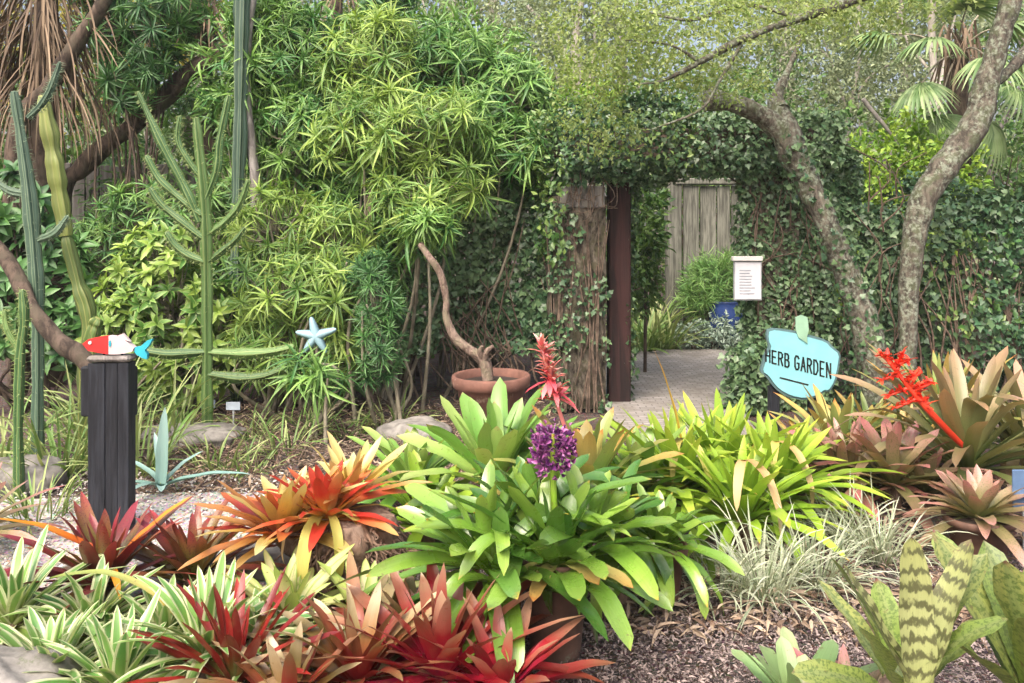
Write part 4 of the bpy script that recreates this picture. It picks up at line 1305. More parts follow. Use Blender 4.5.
for q in range(70):
    p = P(R.uniform(945, 975), R.uniform(20, 60), 10.4 + R.normal(0, .1))
    ribbon(b, p, R.uniform(0, 6.28), radians(-60), R.uniform(.3, .7), .03, .5, lance, 5, 2, .3, 0, R.normal(0, .8), R.uniform())
b.build('dead_frond', M['dead'], fpalm)

# ------------------------------------------------------------------ cacti
def cactus(label, cols, d, mat, ribs=5, ribd=.45, spines=True, cat='cactus', name='columnar_cactus', sides=20, seg=0.0):
    """cols: list of ([(px,py[,d])...], radius px list); the first is the main column"""
    base = GD(cols[0][0][0][0], d, 0)
    t = T(name, label, cat, base)
    for q, (pts, rp) in enumerate(cols):
        p3 = [P(p[0], p[1], p[2] if len(p) > 2 else d) for p in pts]
        if q == 0: p3 = [GD(pts[0][0], d, -.03)] + p3
        rr = np.array(rp, float) * d / FPX * .86
        if q == 0: rr = np.concatenate([[rr[0]], rr])
        n = 10 * (len(p3) - 1)
        rad = np.interp(np.linspace(0, 1, n + 1), np.linspace(0, 1, len(rr)), rr)
        if seg: rad = rad * (1 - seg * np.abs(np.cos(np.linspace(0, (len(p3) - 1) * pi * 1.0, n + 1))) ** 8)
        rad[-1] *= .7
        b = MB()
        rad = rad * (1 + .10 * wob(spline(p3, n), 9) + .05 * wob(spline(p3, n), 30))
        tube(b, p3, rad, ribs * 4, n, .22, ribs, ribd, R.uniform(0, 1), True, 12)
        C = spline(p3, n * 2)
        if spines:
            Tn = unit(np.gradient(C, axis=0))
            r2 = np.interp(np.linspace(0, 1, len(C)), np.linspace(0, 1, n + 1), rad)
            for i in range(2, len(C)):
                for a in range(4):
                    o = unit(np.cross(Tn[i], rdir(1)[0]))
                    p = C[i] + o * r2[i] * .85
                    e = p + unit(o + R.normal(0, .4, 3)) * .03
                    s_ = unit(np.cross(e - p, (.3, 1, .1))) * .002
                    b.add([p - s_, p + s_, e], [(0, 1, 2)], None, .9)
        b.build('column' if q == 0 else 'branch', M[mat], t)
    return t


cactus('tall candelabra cactus with many upcurved green arms behind the black post',
       [([(207, 300), (205, 210), (196, 118)], [7.5, 7.5, 7, 5.5]),
        ([(200, 222), (186, 190), (160, 140), (138, 92)], [5, 6, 6, 4]),
        ([(202, 215), (182, 200), (160, 180), (146, 156)], [5, 5, 5, 4]),
        ([(206, 200), (217, 170), (220, 140), (229, 96)], [4, 5, 5, 4]),
        ([(206, 240), (186, 225), (162, 205), (150, 188)], [4, 5, 5, 4]),
        ([(208, 235), (226, 222), (240, 205), (249, 180)], [4, 5, 5, 4]),
        ([(205, 182), (188, 160), (178, 140), (180, 116)], [4, 4, 4, 3]),
        ([(209, 262), (224, 250), (236, 240), (245, 228)], [4, 5, 5, 4]),
        ([(207, 352), (170, 354), (140, 350)], [5, 6, 5]),
        ([(209, 352), (240, 354), (270, 352), (294, 347)], [5, 6, 6, 4]),
        ([(209, 374), (240, 378), (264, 376), (292, 366)], [5, 6, 6, 4]),
        ([(205, 262), (190, 256), (176, 246), (166, 232)], [4, 5, 5, 4])], 6.2, 'cact', 4, .5)
cactus('stout blue-green column cactus standing tall behind the candelabra', [([(237, 250), (240, 120), (243, 0), (244, -60)], [9, 9, 9, 9])], 7.55, 'cactb', 6, .4, False)
cactus('yellowed jointed column cactus leaning left behind the fish ornament', [([(88, 330), (78, 285), (66, 235)], [11, 12, 11, 8]), ([(66, 236), (58, 190), (52, 150), (42, 96)], [10, 11, 11, 8]), ([(88, 345), (94, 325), (98, 318)], [8, 9, 7])], 5.6, 'cacty', 5, .4, False, seg=.25)
cactus('spiny grey-green column cactus near the left edge of the garden', [([(38, 330), (34, 250), (26, 170), (14, 92)], [8, 8, 8, 7]), ([(28, 118), (42, 104), (52, 86), (60, 62)], [4, 5, 5, 3]), ([(32, 195), (12, 192), (-8, 180)], [5, 6, 4]), ([(38, 240), (56, 232), (68, 216)], [4, 5, 3])], 5.4, 'cactb', 6, .4)
cactus('thin spiny cactus stem in front at the left edge', [([(18, 430), (20, 360), (24, 320), (22, 290)], [7, 7, 6, 4]), ([(20, 350), (8, 330), (4, 310)], [4, 4, 3])], 4.9, 'cact', 5, .4)
# bent grey log
lg = T('bent_log', 'bent grey bare trunk arching down to the ground behind the post', 'log', P(84, 362, 5.3))
b = MB(); tube(b, [P(-30, 215, 5.5), P(8, 262, 5.4), P(32, 308, 5.3), P(58, 340, 5.25), P(92, 372, 5.2), GD(110, 5.15, -.02)], [.04, .04, .045, .05, .06, .07], 12, None, .3)
b.build('trunk', M['brownbark'], lg)
for lab, c, r_, d in (('rounded grey boulder at the bottom left corner under the striped bromeliads', G(0, 735), (.22, .2, .16), 2.7),
                      ('low weathered stone behind the green bromeliads, below the bent bonsai', GD(415, 6.1), (.26, .2, .11), 6),
                      ('grey rock under the thin cactus at the left edge', GD(20, 5.1), (.25, .2, .11), 5),
                      ('long grey boulder behind the agave', GD(195, 6.1), (.36, .2, .09), 6),
                      ('flat pale stone slab beside the orange bromeliad stump', G(270, 570), (.24, .18, .07), 3)):
    b = MB()
    m_ = 22
    th, ph = np.meshgrid(np.linspace(0, pi, m_), np.linspace(0, 2 * pi, m_ * 2, endpoint=False), indexing='ij')
    v = np.stack([np.sin(th) * np.cos(ph), np.sin(th) * np.sin(ph), np.cos(th)], -1).reshape(-1, 3)
    v = np.sign(v) * np.abs(v) ** .8
    v = v * np.array(r_) * (1 + .13 * wob(v * 1.6 + c, 1.7) + .05 * wob(v + c, 5))[:, None] + c + (0, 0, r_[2] * .5)
    i = np.arange(m_ - 1)[:, None] * m_ * 2; j = np.arange(m_ * 2)[None]; j2 = (j + 1) % (m_ * 2)
    b.add(v, np.stack([i + j, i + m_ * 2 + j, i + m_ * 2 + j2, i + j2], -1).reshape(-1, 4))
    o = b.build('boulder', M['stone'])
    tag(o, lab, 'rock')


# ------------------------------------------------------------------ potted bonsai-like tree
def pot_parts(t, c, r, h, mat, square=False):
    b = MB()
    lathe(b, c, [(.02, 0.0), (r * .70, 0), (r * .74, h * .1), (r * .93, h * .80), (r * 1.05, h * .82), (r * 1.08, h * .9), (r * 1.08, h * .98), (r * 1.03, h), (r * .95, h * .98), (r * .93, h * .86)], 36, .5, .004)
    p = b.build('pot', M[mat], t)
    b = MB(); lathe(b, c, [(r * .94, h * .87), (r * .5, h * .9), (.001, h * .91)], 24, .5, .006)
    b.build('soil', M['soilm'], t)
    return p


BD = 6.2
bo = T('potted_bonsai', 'wide terracotta bowl with a bare crooked trunk bent to the left', 'potted tree', GD(491, BD))
pot_parts(bo, GD(491, BD), .265, P(491, 374, BD)[2], 'terra')
b = MB(); tube(b, [P(488, 380, BD), P(484, 360, BD), P(470, 350, BD), P(455, 338, BD), P(446, 318, BD), P(446, 300, BD), P(441, 275, BD), P(430, 258, BD), P(421, 245, BD + .1)], [.045, .042, .038, .033, .029, .029, .031, .027, .025], 11, None, .25)
tk = b.build('trunk', M['pinkbark'], bo)
b = MB(); tube(b, [P(484, 362, BD), P(487, 352, BD - .05), P(493, 346, BD - .08)], [.03, .025, .012], 8, None, .2); tube(b, [P(484, 362, BD), P(480, 352, BD - .05), P(482, 346, BD - .08)], [.025, .02, .01], 8, None, .2); b.build('limb', M['pinkbark'], bo)
b = MB(); c_, d_ = inblob(P(430, 228, BD + .15), (.19, .15, .12), 13, .2); rosettes(b, c_, d_ + (0, 0, .6), 22, .17, LIN); b.build('crown', M['dracg'], bo)


# ------------------------------------------------------------------ bromeliads
def brom(label, base, n, L, W, mat, h=0.0, group=None, pot=None, el=(80, 5), bend=(.3, 1.2), prof=strap, name='bromeliad', stem=True, cat='bromeliad', part='foliage', **kw):
    base = np.asarray(base, float)
    t = T(name if not pot else 'potted_bromeliad', label, cat if not pot else 'potted plant', base, group)
    if pot:
        pot_parts(t, base, pot[0], pot[1], pot[2])
        h = h or pot[1] * .88
    c = base + (0, 0, h)
    L, W, n = L * .95, W * 1.02, int(n * 1.25)
    b = MB(); rosette_mesh(b, c, n, L, W, el, bend, prof, **kw)
    b.build(part, M[mat], t)
    if stem:
        b = MB(); tube(b, [base + (0, 0, -.02 if not pot else h * .95), c + (0, 0, .05 * L)], [.03 + W * .35, .02 + W * .3], 8, 3, .15)
        b.build('stem', M['fibre'], t)
    return t, c


# -- left foreground
fg = 'bromeliads filling the front bed'
t, c = brom('maroon bromeliad in front of the black post with one long orange leaf', G(105, 612), 34, .46, .062, 'maroon', .10, fg, el=(84, 12), bend=(.1, .7), prof=lance)
b = MB()
ribbon(b, c + (0, 0, .12), pi * .97, radians(30), .60, .058, .62, lance, 14, 4, .3, .1, .3, .3)
ribbon(b, c + (.02, -.03, .05), -1.0, radians(40), .40, .036, 1.3, lance, 10, 4, .3, 0, .2, .6)
ribbon(b, c + (.02, .0, .08), .25, radians(48), .42, .055, .3, lance, 10, 4, .3, 0, .2, .2)
o = b.build('orange_leaf', M['orangeleaf'], t); o['label'] = 'long bright orange leaves of the maroon bromeliad'
brom('maroon and olive bromeliad just right of the black post', G(192, 602), 32, .44, .055, 'maroon', .08, fg, el=(86, 15), bend=(.2, .9), prof=lance, rlo=.35)
brom('pinkish bromeliad cut by the left edge of the bed', G(-40, 560), 22, .50, .06, 'pinkb', .08, fg, el=(70, 10), bend=(.2, .8), prof=lance)
for lab, bx, by, L, h in (('white-edged striped bromeliad at the far left of the front bed', 12, 655, .44, .10), ('low white-edged bromeliad in the bottom row left of the dark red one', 118, 715, .40, .06), ('white-edged bromeliad at the left below the orange leaf', 50, 705, .38, .06), ('white-edged bromeliad with upright leaves behind the dark red rosette', 205, 690, .44, .10), ('small white-edged bromeliad under the maroon one', 92, 655, .34, .08), ('white-edged bromeliad between the dark red and cream rosettes', 258, 680, .34, .06), ('white-edged bromeliad tucked under the olive maroon one', 165, 665, .34, .07)):
    brom(lab, G(bx, by), 44, L, .046, 'varieg', h, fg, el=(80, 5), bend=(.3, 1.3), prof=lance, tw=.3)
brom('dark red upright bromeliad low in the front bed', G(235, 712), 28, .40, .042, 'darkred', .09, fg, el=(86, 30), bend=(.05, .6), prof=lance)
t, c = brom('cream striped bromeliad in front of the fibrous stump', G(288, 655), 38, .38, .056, 'cream', .10, fg, el=(82, 8), bend=(.3, 1.1), prof=lance)
brom('cream striped bromeliad half hidden behind the red rosettes', G(365, 655), 28, .34, .052, 'cream', .10, fg, el=(75, 8), bend=(.3, 1.1), prof=lance)
brom('large crimson bromeliad with tan leaf tips at the bottom of the bed', G(440, 712), 44, .50, .062, 'redb', .10, fg, el=(84, 8), bend=(.1, .75), prof=lance)
brom('olive and red bromeliad left of the large crimson one', G(358, 715), 36, .44, .056, 'redg', .10, fg, el=(82, 8), bend=(.2, .9), prof=lance)
brom('small crimson bromeliad right beside the large crimson one', G(500, 725), 28, .40, .056, 'redb', .08, fg, el=(74, 5), bend=(.2, .8), prof=lance)
brom('crimson bromeliad standing behind the large crimson one', G(410, 672), 26, .38, .052, 'redg', .08, fg, el=(82, 10), bend=(.2, .8), prof=lance)
brom('olive red bromeliad along the bottom edge below the cream one', G(288, 740), 30, .38, .05, 'redg', .08, fg, el=(75, 8), bend=(.2, .9), prof=lance)
t = T('fallen_leaf', 'long olive strap leaf arching over the white-edged bromeliads', 'leaf', G(60, 600))
b = MB(); ribbon(b, P(48, 580, 3.15), -.12, radians(18), .60, .036, 1.0, lance, 14, 4, .3, -.35, .2, .5); b.build('blade', M['oliveb'], t)

# -- fibrous stump with the orange bromeliads
s0 = G(348, 600)
stp = T('fibrous_stump', 'shaggy brown fibrous stump carrying orange and scarlet bromeliads', 'stump', s0)
b = MB()
m_ = 40
SH = .36
zz = np.linspace(-.04, SH, 30)
a_ = np.linspace(0, 2 * pi, m_, endpoint=False)
Z_, A_ = np.meshgrid(zz, a_, indexing='ij')
rr = .21 - .05 * (Z_ / SH) ** 2
v = np.stack([rr * np.cos(A_), rr * np.sin(A_) * .9, Z_], -1).reshape(-1, 3) + s0
nrm = unit(np.stack([np.cos(A_), np.sin(A_), 0 * A_], -1).reshape(-1, 3))
v = v + nrm * (wob(v, 11) * .035 + wob(v * np.array((1, 1, .5)), 30) * .018)[:, None]
i = np.arange(29)[:, None] * m_; j = np.arange(m_)[None]; j2 = (j + 1) % m_
b.add(v, np.stack([i + j, i + j2, i + m_ + j2, i + m_ + j], -1).reshape(-1, 4))
b.add(np.vstack([v[-m_:], s0 + (0, 0, SH + .01)]), [(k, (k + 1) % m_, m_) for k in range(m_)])
b.build('trunk', M['fibre'], stp)
b = MB()
for q in range(800):
    z = R.uniform(.0, SH); az = R.uniform(0, 6.28); rr = .205 - .05 * (z / SH) ** 2
    p = s0 + (rr * cos(az), rr * sin(az) * .9, z)
    az2 = az + R.normal(0, 1.2)
    k_ = R.uniform(.6, 1.4)
    tube(b, [p, p + np.array((.035 * cos(az2), .035 * sin(az2), -.02)) * k_, p + np.array((.05 * cos(az2) + R.normal(0, .03), .035 * sin(az2) + R.normal(0, .02), -R.uniform(.02, .10))) * k_], [.007, .003], 4, 4, r=R.uniform(), cap=False)
b.build('root_fibre', M['fibre'], stp)
og = 'orange bromeliads on the fibrous stump'
t, c = brom('orange and yellow bromeliad on the left of the fibrous stump', s0 + (-.27, -.02, .27), 42, .41, .062, 'orangeb', .0, og, el=(78, 5), bend=(.1, .7), prof=lance, stem=False, lean=(-.2, .1))
b = MB(); tube(b, [s0 + (-.12, 0, .2), s0 + (-.2, -.02, .23), c + (.0, 0, .03)], [.06, .06, .05], 9, None, .3); b.build('stem', M['fibre'], t)
t, c = brom('scarlet-centred bromeliad on top of the fibrous stump', s0 + (-.08, -.05, SH), 28, .33, .062, 'scarlet', .0, og, el=(82, 8), bend=(.1, .8), prof=lance, stem=False)
b = MB()
for az, ln, w_ in ((-1.75, .40, .06), (-1.1, .30, .04), (-2.6, .26, .034), (-.4, .3, .044)):
    ribbon(b, c + (cos(az) * .06, sin(az) * .06, .03), az, radians(25), ln, w_, 2.3, strap, 12, 4, .3, 0, 0, R.uniform(), .6)
o = b.build('withered_leaf', M['withered'], t); o['label'] = 'olive yellow leaves hanging down the stump'
brom('small yellow bromeliad offshoot behind the scarlet one', s0 + (-.02, .14, SH), 18, .36, .055, 'orangeb', .0, og, el=(85, 25), bend=(.1, .6), prof=lance, stem=False, rlo=.5)

# -- middle: green bromeliads
mg = 'green bromeliads around the purple-flowered one'
brom('light green bromeliad between the scarlet one and the terracotta bowl', G(412, 515), 36, .54, .066, 'greenb', .10, mg, el=(82, 12), bend=(.2, 1.3))
brom('pale green broad-leaved bromeliad in front of the terracotta bowl', G(494, 525), 22, .66, .10, 'greenb', .18, mg, el=(85, 40), bend=(.05, .7), prof=lambda s: strap(s, .55, 5))
brom('lime bromeliad left of the purple-flowered one, low behind the stump', G(425, 545), 32, .48, .064, 'limeb', .08, mg, el=(72, 8), bend=(.3, 1.2))
brom('light green bromeliad directly below the terracotta bowl', G(530, 505), 26, .50, .07, 'greenb', .14, mg, el=(82, 15), bend=(.2, 1.1))
brom('green bromeliad peeping out between the coral flower and the lime clump', G(640, 520), 28, .56, .07, 'greenb', .10, mg, el=(80, 15), bend=(.2, 1.1))
# coral flowered
t, c = brom('olive bromeliad with a coral pink flower spike behind the purple-flowered one', G(588, 535), 30, .62, .084, 'oliveb', .16, None, el=(84, 20), bend=(.1, 1.0))
d_ = c[1]
stk = [c + (0, 0, .1), P(566, 430, d_ - .05), P(553, 390, d_ - .1), P(541, 345, d_ - .12)]
b = MB(); tube(b, stk, [.012, .010, .006], 7); sk = b.build('flower_stalk', M['pinkfl'], t)
b = MB(); Cs = spline(stk, 60)
for q in range(40):
    p = Cs[int(R.uniform(34, 47))]; ribbon(b, p, R.uniform(0, 6.28), radians(R.uniform(-30, 70)), R.uniform(.09, .15), .03, .6, lance, 5, 2, .4, 0, 0, R.uniform(0, .45))
for q in range(110):
    p = Cs[int(R.uniform(44, 60))]; ribbon(b, p, R.uniform(0, 6.28), radians(R.uniform(10, 80)), R.uniform(.05, .095), .02, .5, lance, 4, 2, .4, 0, 0, R.uniform(.3, 1))
b.build('bract', M['pinkfl'], sk)
# main
mb_ = G(556, 657)
t, c = brom('big glossy green bromeliad in a clay pot with a purple flower head', mb_, 36, .47, .076, 'aech', 0, None, (.125, .38, 'terra2'), el=(80, 20), bend=(.2, .75), inner=.55, kinkp=.06, tw=.45, core=.06, nseg=12)
b = MB()
for dx, dy, dz, n_, L_, le in ((-.26, .02, -.02, 40, .48, (-.2, .1)), (.12, .10, .04, 28, .38, (.15, 0)), (-.08, .22, .06, 28, .46, (0, .25)), (-.20, -.08, -.02, 18, .36, (-.1, -.2))):
    rosette_mesh(b, c + (dx, dy, dz), n_, L_, .068, (80, 2), (.2, 1.0), strap, .4, .25, .05, .6, kinkp=.2, tw=.5, lean=le, nseg=12)
o = b.build('side_shoot', M['aech'], t)
d_ = c[1] + .02
top = P(553, 434, d_); low = P(553, 470, d_)
b = MB(); tube(b, [c, low, top], [.014, .012, .006], 7); sk = b.build('flower_stalk', M['limeb'], t)
b = MB()
N_ = 330
z_ = R.uniform(-.05, 1, N_); rad_ = .070 * np.sin(np.clip(z_ * .8 + .16, 0, 1) * pi) ** .6 + .012
az = R.uniform(0, 6.28, N_)
o_ = np.stack([np.cos(az), np.sin(az), .35 + .5 * R.normal(0, 1, N_)], -1)
p_ = low[None] * (1 - z_)[:, None] + top[None] * z_[:, None]
scatter(b, t_leaf(3, lambda x: .32 * math.sin(min(1, x * 1.02 + .06) * pi) ** .7 + .02, 0, .8), p_ + o_ * (rad_ * R.uniform(.45, .95, N_))[:, None], o_ + R.normal(0, .35, (N_, 3)), rdir(N_), R.uniform(.014, .030, N_), R.uniform(0, 1, N_))
for q in range(70):
    k_ = R.integers(N_); tube(b, [p_[k_], p_[k_] + o_[k_] * rad_[k_] * .8], [.003, .002], 4, 2, cap=False)
b.build('floret', M['purple'], sk)
b = MB()
for az_, el_, l_ in ((-1.15, 24, .26), (-1.9, 10, .24), (-.7, 15, .28), (-2.4, 5, .28)):
    ribbon(b, c + (.05 * cos(az_), .05 * sin(az_) - .05, .04), az_, radians(el_), l_, .06, .7, strap, 10, 4, .3, 0, .2, R.uniform())
o = b.build('yellow_tipped_leaf', M['oliveb'], t); o['label'] = 'low olive leaves with burnt orange tips'
# right potted
t, c = brom('smaller glossy green bromeliad in a terracotta pot right of the purple-flowered one', G(660, 600), 44, .37, .052, 'aech', 0, None, (.11, .24, 'terra'), el=(82, 0), bend=(.3, 1.7), kinkp=.2, tw=.4, core=.05, rlo=.3)
# drooping straps between the two pots
t, c = brom('drooping green bromeliad whose long leaves hang between the two clay pots', G(618, 610), 14, .42, .058, 'aech', .34, None, el=(60, -15), bend=(.9, 2.2), core=.05, lean=(.1, -.2))
# lime clump
lc = 'lime bromeliads in front of the archway path'
for lab, bx, by, L, n in (('lime bromeliad at the right end of the clump below the sign', 775, 520, .66, 46), ('tall lime bromeliad in the middle of the clump before the path', 722, 505, .68, 46), ('lime bromeliad at the left end of the clump near the coral flower', 680, 515, .66, 42), ('low lime bromeliad spilling over the silver grass', 742, 545, .56, 40)):
    t, c = brom(lab, G(bx, by), n, L, .068, 'limeb', .12, lc, el=(84, 12), bend=(.1, 1.1), prof=lance, kinkp=.10, core=.06)
    if 'left end' in lab:
        b = MB(); ribbon(b, P(683, 455, c[1]), pi * .86, radians(80), .60, .04, .25, strap, 10, 3, .5, 0, .3, .5); o = b.build('golden_leaf', M['gold'], t); o['label'] = 'upright golden yellow leaf'
    if 'low' in lab:
        b = MB()
        for az, ln in ((-1.2, .46), (-2.0, .32)):
            ribbon(b, c + (.0, -.03, .30), az, radians(30), ln, .05, 2.2, lance, 11, 4, .3, 0, 0, R.uniform(), .7)
        b.build('withered_leaf', M['withered'], t)

# -- right side
rg = 'pink and tan bromeliads on the right'
brom('olive and pink bromeliad to the right of the lime clump', G(845, 500), 32, .54, .07, 'pinkb', .08, rg, el=(84, 10), bend=(.2, 1.0), prof=lance, rhi=.6)
brom('olive bromeliad with upright grey leaf under the sign', G(838, 470), 26, .60, .075, 'oliveb', .08, rg, el=(86, 20), bend=(.1, .9), prof=lance)
brom('pale pink bromeliad left of the tan one', G(893, 508), 28, .56, .066, 'pinkb', .12, rg, el=(82, 12), bend=(.2, 1.1))
t, c = brom('large tan and green bromeliad with a scarlet branched flower at the right', G(968, 500), 40, .96, .076, 'brownb', .18, None, el=(86, 15), bend=(.05, 1.2), kinkp=.35, core=.06)
d_ = c[1] - .25
stk = [c + (-.05, -.1, .12), P(938, 420, d_), P(915, 395, d_), P(886, 358, d_)]
b = MB(); tube(b, stk, [.018, .017, .009], 7); sk = b.build('flower_stalk', M['redfl'], t)
b = MB(); Cs = spline(stk, 60)
brs = [((901, 374), (882, 380)), ((905, 382), (922, 372)), ((897, 370), (903, 352)), ((908, 388), (888, 396)), ((912, 391), (932, 383)), ((890, 362), (880, 354)), ((894, 366), (910, 360)), ((918, 398), (896, 408))]
for a, e in brs:
    p0_, p1_ = P(a[0], a[1], d_), P(e[0], e[1], d_ + R.normal(0, .03))
    tube(b, [p0_, p1_], [.012, .006], 5, 3)
    for q in range(24):
        p = p0_ + (p1_ - p0_) * R.uniform(.1, 1.05)
        ribbon(b, p, R.uniform(0, 6.28), radians(R.uniform(-20, 70)), R.uniform(.03, .055), .02, .4, lance, 4, 2, .5, 0, 0, R.uniform())
for q in range(60):
    p = Cs[int(R.uniform(28, 60))]
    ribbon(b, p, R.uniform(0, 6.28), radians(R.uniform(10, 80)), R.uniform(.04, .085), .022, .4, lance, 4, 2, .5, 0, 0, R.uniform())
b.build('bract', M['redfl'], sk)
brom('tan bromeliad behind the scarlet flower at the right edge', G(1030, 480), 30, .92, .07, 'brownb', .12, rg, el=(85, 15), bend=(.1, 1.2), kinkp=.3)
brom('olive bromeliad between the tan ones near the ivy hedge', G(940, 455), 26, .85, .06, 'oliveb', .1, rg, el=(86, 20), bend=(.1, .9), prof=lance)
brom('dusky pink bromeliad in a brown pot at the right', G(978, 556), 34, .36, .066, 'pinkb', 0, None, (.15, .20, 'brownpot'), el=(72, 4), bend=(.1, .8), prof=lance, rlo=.4)
brom('small olive pink bromeliad behind the banded leaves', G(925, 505), 28, .40, .06, 'pinkb', .06, rg, el=(75, 5), bend=(.2, 1.0), prof=lance)
for lab, bx, by, L in (('olive green bromeliad at the foot of the leaning oak', 872, 455, .55), ('low green bromeliad under the turquoise sign', 805, 475, .46), ('olive bromeliad half behind the pink one near the oak foot', 905, 470, .5)):
    brom(lab, G(bx, by), 28, L, .06, 'oliveb', .05, rg, el=(82, 10), bend=(.2, 1.1), prof=lance)


def tuft(label, base, n, L, W, mat, bend=(.6, 1.8), el=(88, 30), rad=.1, name='grass_tuft', cat='grass tuft', group=None):
    t = T(name, label, cat, base, group)
    b = MB()
    for q in range(n):
        az = R.uniform(0, 6.28)
        e = radians(R.uniform(el[1], el[0]))
        rr = rad * R.uniform() ** .5
        ribbon(b, np.asarray(base) + (cos(az) * rr, sin(az) * rr, .0), az + R.normal(0, .5), e, L * R.uniform(.55, 1.1), W * R.uniform(.7, 1.2), R.uniform(*bend), lance, 8, 2, .5, R.normal(0, .3), R.normal(0, .5), R.uniform())
    b.build('foliage', M[mat], t)
    return t


sgp = 'silver striped grass tufts along the mulch'
for lab, bx, by, n, L in (('silver striped grass tuft directly below the lime clump', 765, 600, 150, .42), ('silver striped grass tuft between the lime clump and the banded leaves', 815, 585, 130, .40), ('silver striped grass tuft behind the banded bromeliad', 882, 560, 130, .40), ('thin silver grass tuft left of the others beside the terracotta pot', 718, 592, 70, .34), ('far silver grass tuft under the pink bromeliads', 845, 545, 80, .34)):
    tuft(lab, G(bx, by), n, L, .009, 'liri', group=sgp, rad=.11)
# left rough grasses
lgp = 'strappy grass tufts around the cacti'
for lab, bx, by, n, L, W in (('long-leaved grass tuft right of the black post', 140, 475, 60, .75, .018), ('grass tuft left of the black post', 60, 478, 60, .62, .018), ('grass tuft at the left edge by the thin cactus', 5, 470, 50, .6, .018), ('grass tuft behind the agave', 175, 440, 50, .6, .016), ('small spidery grass tuft right of the starfish', 350, 440, 34, .36, .014), ('spidery grass tuft below the starfish', 315, 435, 34, .36, .014), ('small dry grass tuft under the candelabra arms', 250, 440, 34, .34, .012), ('low grass tuft in front of the grey rock', 40, 520, 50, .36, .012), ('long grass tuft left of the agave beside the post', 120, 445, 60, .8, .016), ('grass tuft under the bent grey log', 85, 450, 60, .7, .016), ('dry grass tuft in the litter between agave and orange bromeliad', 215, 470, 40, .34, .012), ('thin grass tuft in the litter above the orange bromeliad', 285, 455, 40, .38, .012), ('small grass tuft right of the low stone', 390, 430, 40, .4, .014), ('low grass tuft beside the stone behind the orange bromeliad', 245, 475, 36, .3, .012)):
    tuft(lab, G(bx, by), n, L, W, 'grass', group=lgp, bend=(.3, 1.5), rad=.13)
# agave
t = T('agave', 'blue-grey agave with one tall upright leaf right of the black post', 'agave', G(162, 496))
b = MB()
c = G(162, 496) + (0, 0, .05)
for az, e, l, be, w_ in ((pi * .5, 86, .46, .05, .075), (0.05, 20, .52, .5, .065), (pi * .95, 50, .34, .9, .05), (-1.9, 30, .30, .9, .06), (-1.2, 25, .22, .6, .06), (2.2, 70, .34, .5, .05), (pi, 15, .34, .6, .05), (.7, 50, .3, .6, .05)):
    ribbon(b, c, az, radians(e), l, w_, be, lambda s: lance(s, .8, 3), 10, 4, .5, 0, 0, R.uniform())
b.build('foliage', M['agave'], t)

# -- inside the herb garden
for lab, bx, d, n, L in (('yellow-green strappy grass clump on the left beyond the archway', 640, 10.3, 90, .75), ('strappy grass clump in the middle beyond the archway', 662, 10.5, 90, .7), ('strappy grass clump before the gate post', 652, 10.9, 70, .85)):
    tuft(lab, GD(bx, d), n, L, .03, 'grass', bend=(.3, 1.4), rad=.18, group='grass clumps beyond the archway')
t = T('silver_herb', 'mounded silver-blue herb bush beside the path beyond the archway', 'herb bush', GD(705, 10.45))
b = MB(); cloud(b, [px((693, 336), (16, 14), 10.5), px((715, 334), (18, 16), 10.5), px((735, 336), (16, 14), 10.5)], 2600, LONGOVAL, .06, .7, 8); b.build('foliage', M['herb'], t)
b = MB(); [tube(b, [GD(705 + q * 6, 10.5, -.02), P(705 + q * 8, 336, 10.5)], [.012, .006], 5) for q in (-2, -1, 0, 1, 2)]; b.build('stem', M['vine'], t)
t = T('feathery_herb', 'bright green feathery herb in front of the gate', 'herb bush', GD(712, 10.9))
b = MB(); cloud(b, [px((712, 285), (22, 24), 10.9), px((725, 272), (16, 16), 10.9), px((700, 300), (18, 16), 10.9)], 3600, LIN_S, .15, .5, 10, hang=-.4, wide=.8); b.build('foliage', M['fennel'], t)
b = MB(); [tube(b, [GD(712, 10.9, -.02), P(712 + q * 8, 280, 10.9)], [.012, .006], 5) for q in (-2, -1, 0, 1, 2)]; b.build('stem', M['vine'], t)
t = T('blue_pot', 'dark blue glazed pot beyond the archway behind the silver herb', 'pot', GD(727, 10.75))
b = MB(); lathe(b, GD(727, 10.75), [(.02, 0), (.16, 0), (.22, .25), (.23, .5), (.2, .56), (.22, .58), (.19, .58), (.17, .5), (.001, .5)], 28); b.build('body', M['bluepot'], t)

# -- right foreground
t, c = brom('large banded yellow-green bromeliad close at the lower right', G(905, 790), 8, .32, .095, 'mottle', .26, None, el=(80, 30), bend=(.0, .5), az0=.4, inner=.9, stem=False)
c = np.array(P(906, 680, 2.12))
b = MB()
for az, e, l, w_, be in ((pi * .5, 86, .40, .092, .02), (2.75, 66, .36, .08, .16), (.4, 68, .42, .085, .16)):
    ribbon(b, c + (0, -.06, -.03), az, radians(e), l, w_ * .95, be, lambda s: strap(s, .62, 5), 22, 8, .4, 0, 0, R.uniform(.3, .9))
o = b.build('banded_leaf', M['banded'], t); o['label'] = 'upright leaves crossed by dark bands'
b = MB()
for az, e, l, w_, be in ((2.85, 62, .34, .09, .15), (.2, 58, .38, .085, .25), (-.5, 50, .3, .08, .3)):
    ribbon(b, c, az, radians(e), l, w_, be, lambda s: strap(s, .75, 5), 14, 6, .3, 0, .3, R.uniform())
o = b.build('inner_leaf', M['mottle'], t)
b = MB(); tube(b, [G(905, 790) + (0, 0, -.05), G(905, 790) + (0, 0, .3)], [.09, .07], 10, 4, .2); b.build('stem', M['fibre'], t)
brom('tall mottled bromeliad cut by the lower right edge of the bed', G(1045, 830), 12, .50, .115, 'mottle', .30, None, el=(88, 40), bend=(.0, .4), inner=.85)
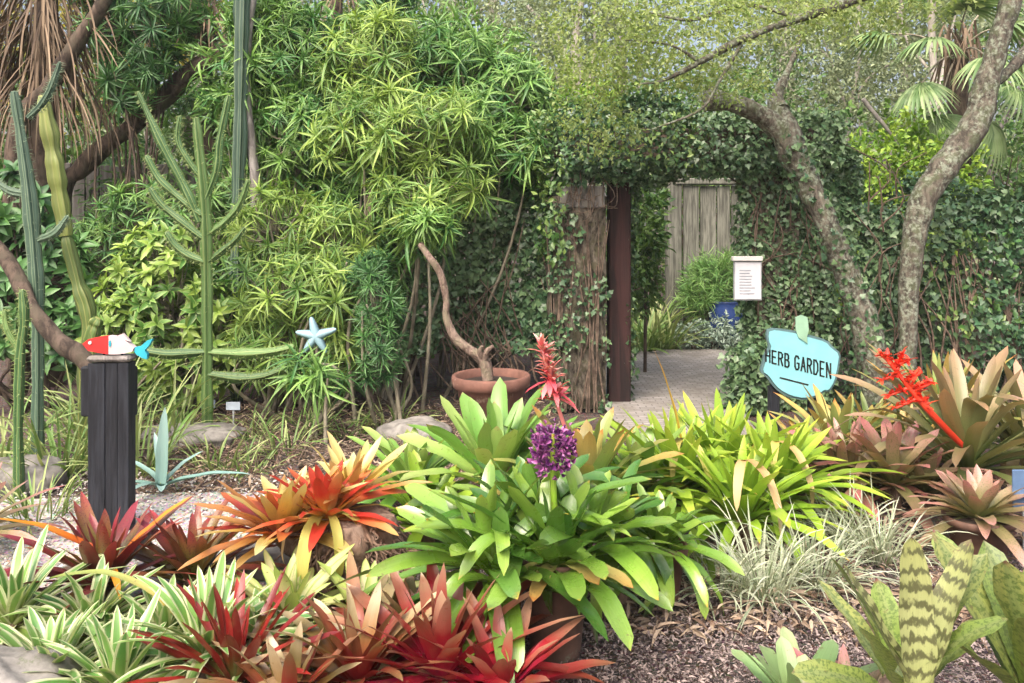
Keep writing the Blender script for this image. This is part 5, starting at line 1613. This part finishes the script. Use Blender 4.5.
brom('pale green bromeliad with pink tinged leaves low before the banded one', G(797, 742), 18, .33, .06, 'paleb', .08, None, el=(74, 8), bend=(.2, .9))
brom('pink bromeliad peeping out below the banded leaves', G(850, 745), 18, .30, .055, 'pinkb', .06, None, el=(75, 10), bend=(.2, .8), prof=lance)

# plant labels
t = T('plant_label', 'blue-grey plant label on a stake at the right edge before the tan bromeliad', 'plant label', P(1018, 489, 4.1))
b = MB(); pb(b, 1013, 1040, 470, 508, 4.1, 4.112, .5, .003); b.build('plate', M['label'], t)
b = MB(); p = P(1027, 508, 4.1); box(b, (p[0] - .01, 4.113, -.03), (p[0] + .01, 4.123, p[2] + .02)); b.build('stake', M['greyframe'], t)
for lab, x, y in (('pale blue plant label low among the dry litter below the candelabra', 233, 406), ('pale plant label next to the other one left of the starfish stem', 208, 404)):
    t = T('plant_label', lab, 'plant label', P(x, y, 6.3))
    b = MB(); pb(b, x - 7, x + 7, y - 4, y + 4, 6.3, 6.306, .5, 0); b.build('plate', M['labelp'], t)
    b = MB(); p = P(x, y, 6.3); box(b, (p[0] - .006, 6.307, -.03), (p[0] + .006, 6.313, p[2])); b.build('stake', M['greyframe'], t)
# dry strap leaves lying on the mulch
dg = 'dry leaves lying on the mulch'
for q, (x, y, az, ln) in enumerate([(720, 612, .1, .42), (780, 606, .05, .36), (745, 600, -.2, .3), (690, 625, .5, .24), (835, 600, -.1, .3), (640, 615, .3, .2), (955, 600, .3, .3), (985, 585, -.1, .25)]):
    b = MB(); ribbon(b, G(x, y) + (0, 0, .03), az, .12, ln, .022, .2, lance, 8, 2, .6, R.normal(0, .3), R.normal(0, .8), R.uniform(.4, 1))
    o = b.build('dry_leaf', M['litter']); tag(o, 'curled straw-coloured dry leaf lying on the bark mulch', 'dry leaf', dg)

# ------------------------------------------------------------------ damp air
b = MB()
box(b, (-160, -75, -1.2), (160, 210, 26))
m, t = NT('damp air')
pv_ = t.nodes.new('ShaderNodeVolumePrincipled'); ou = t.nodes.new('ShaderNodeOutputMaterial')
pv_.inputs['Color'].default_value = (.92, .95, .97, 1)
pv_.inputs['Density'].default_value = .001
t.links.new(pv_.outputs[0], ou.inputs['Volume'])
tag(b.build('haze', m, smooth=False), kind='stuff')
SC.cycles.volume_bounces = 1
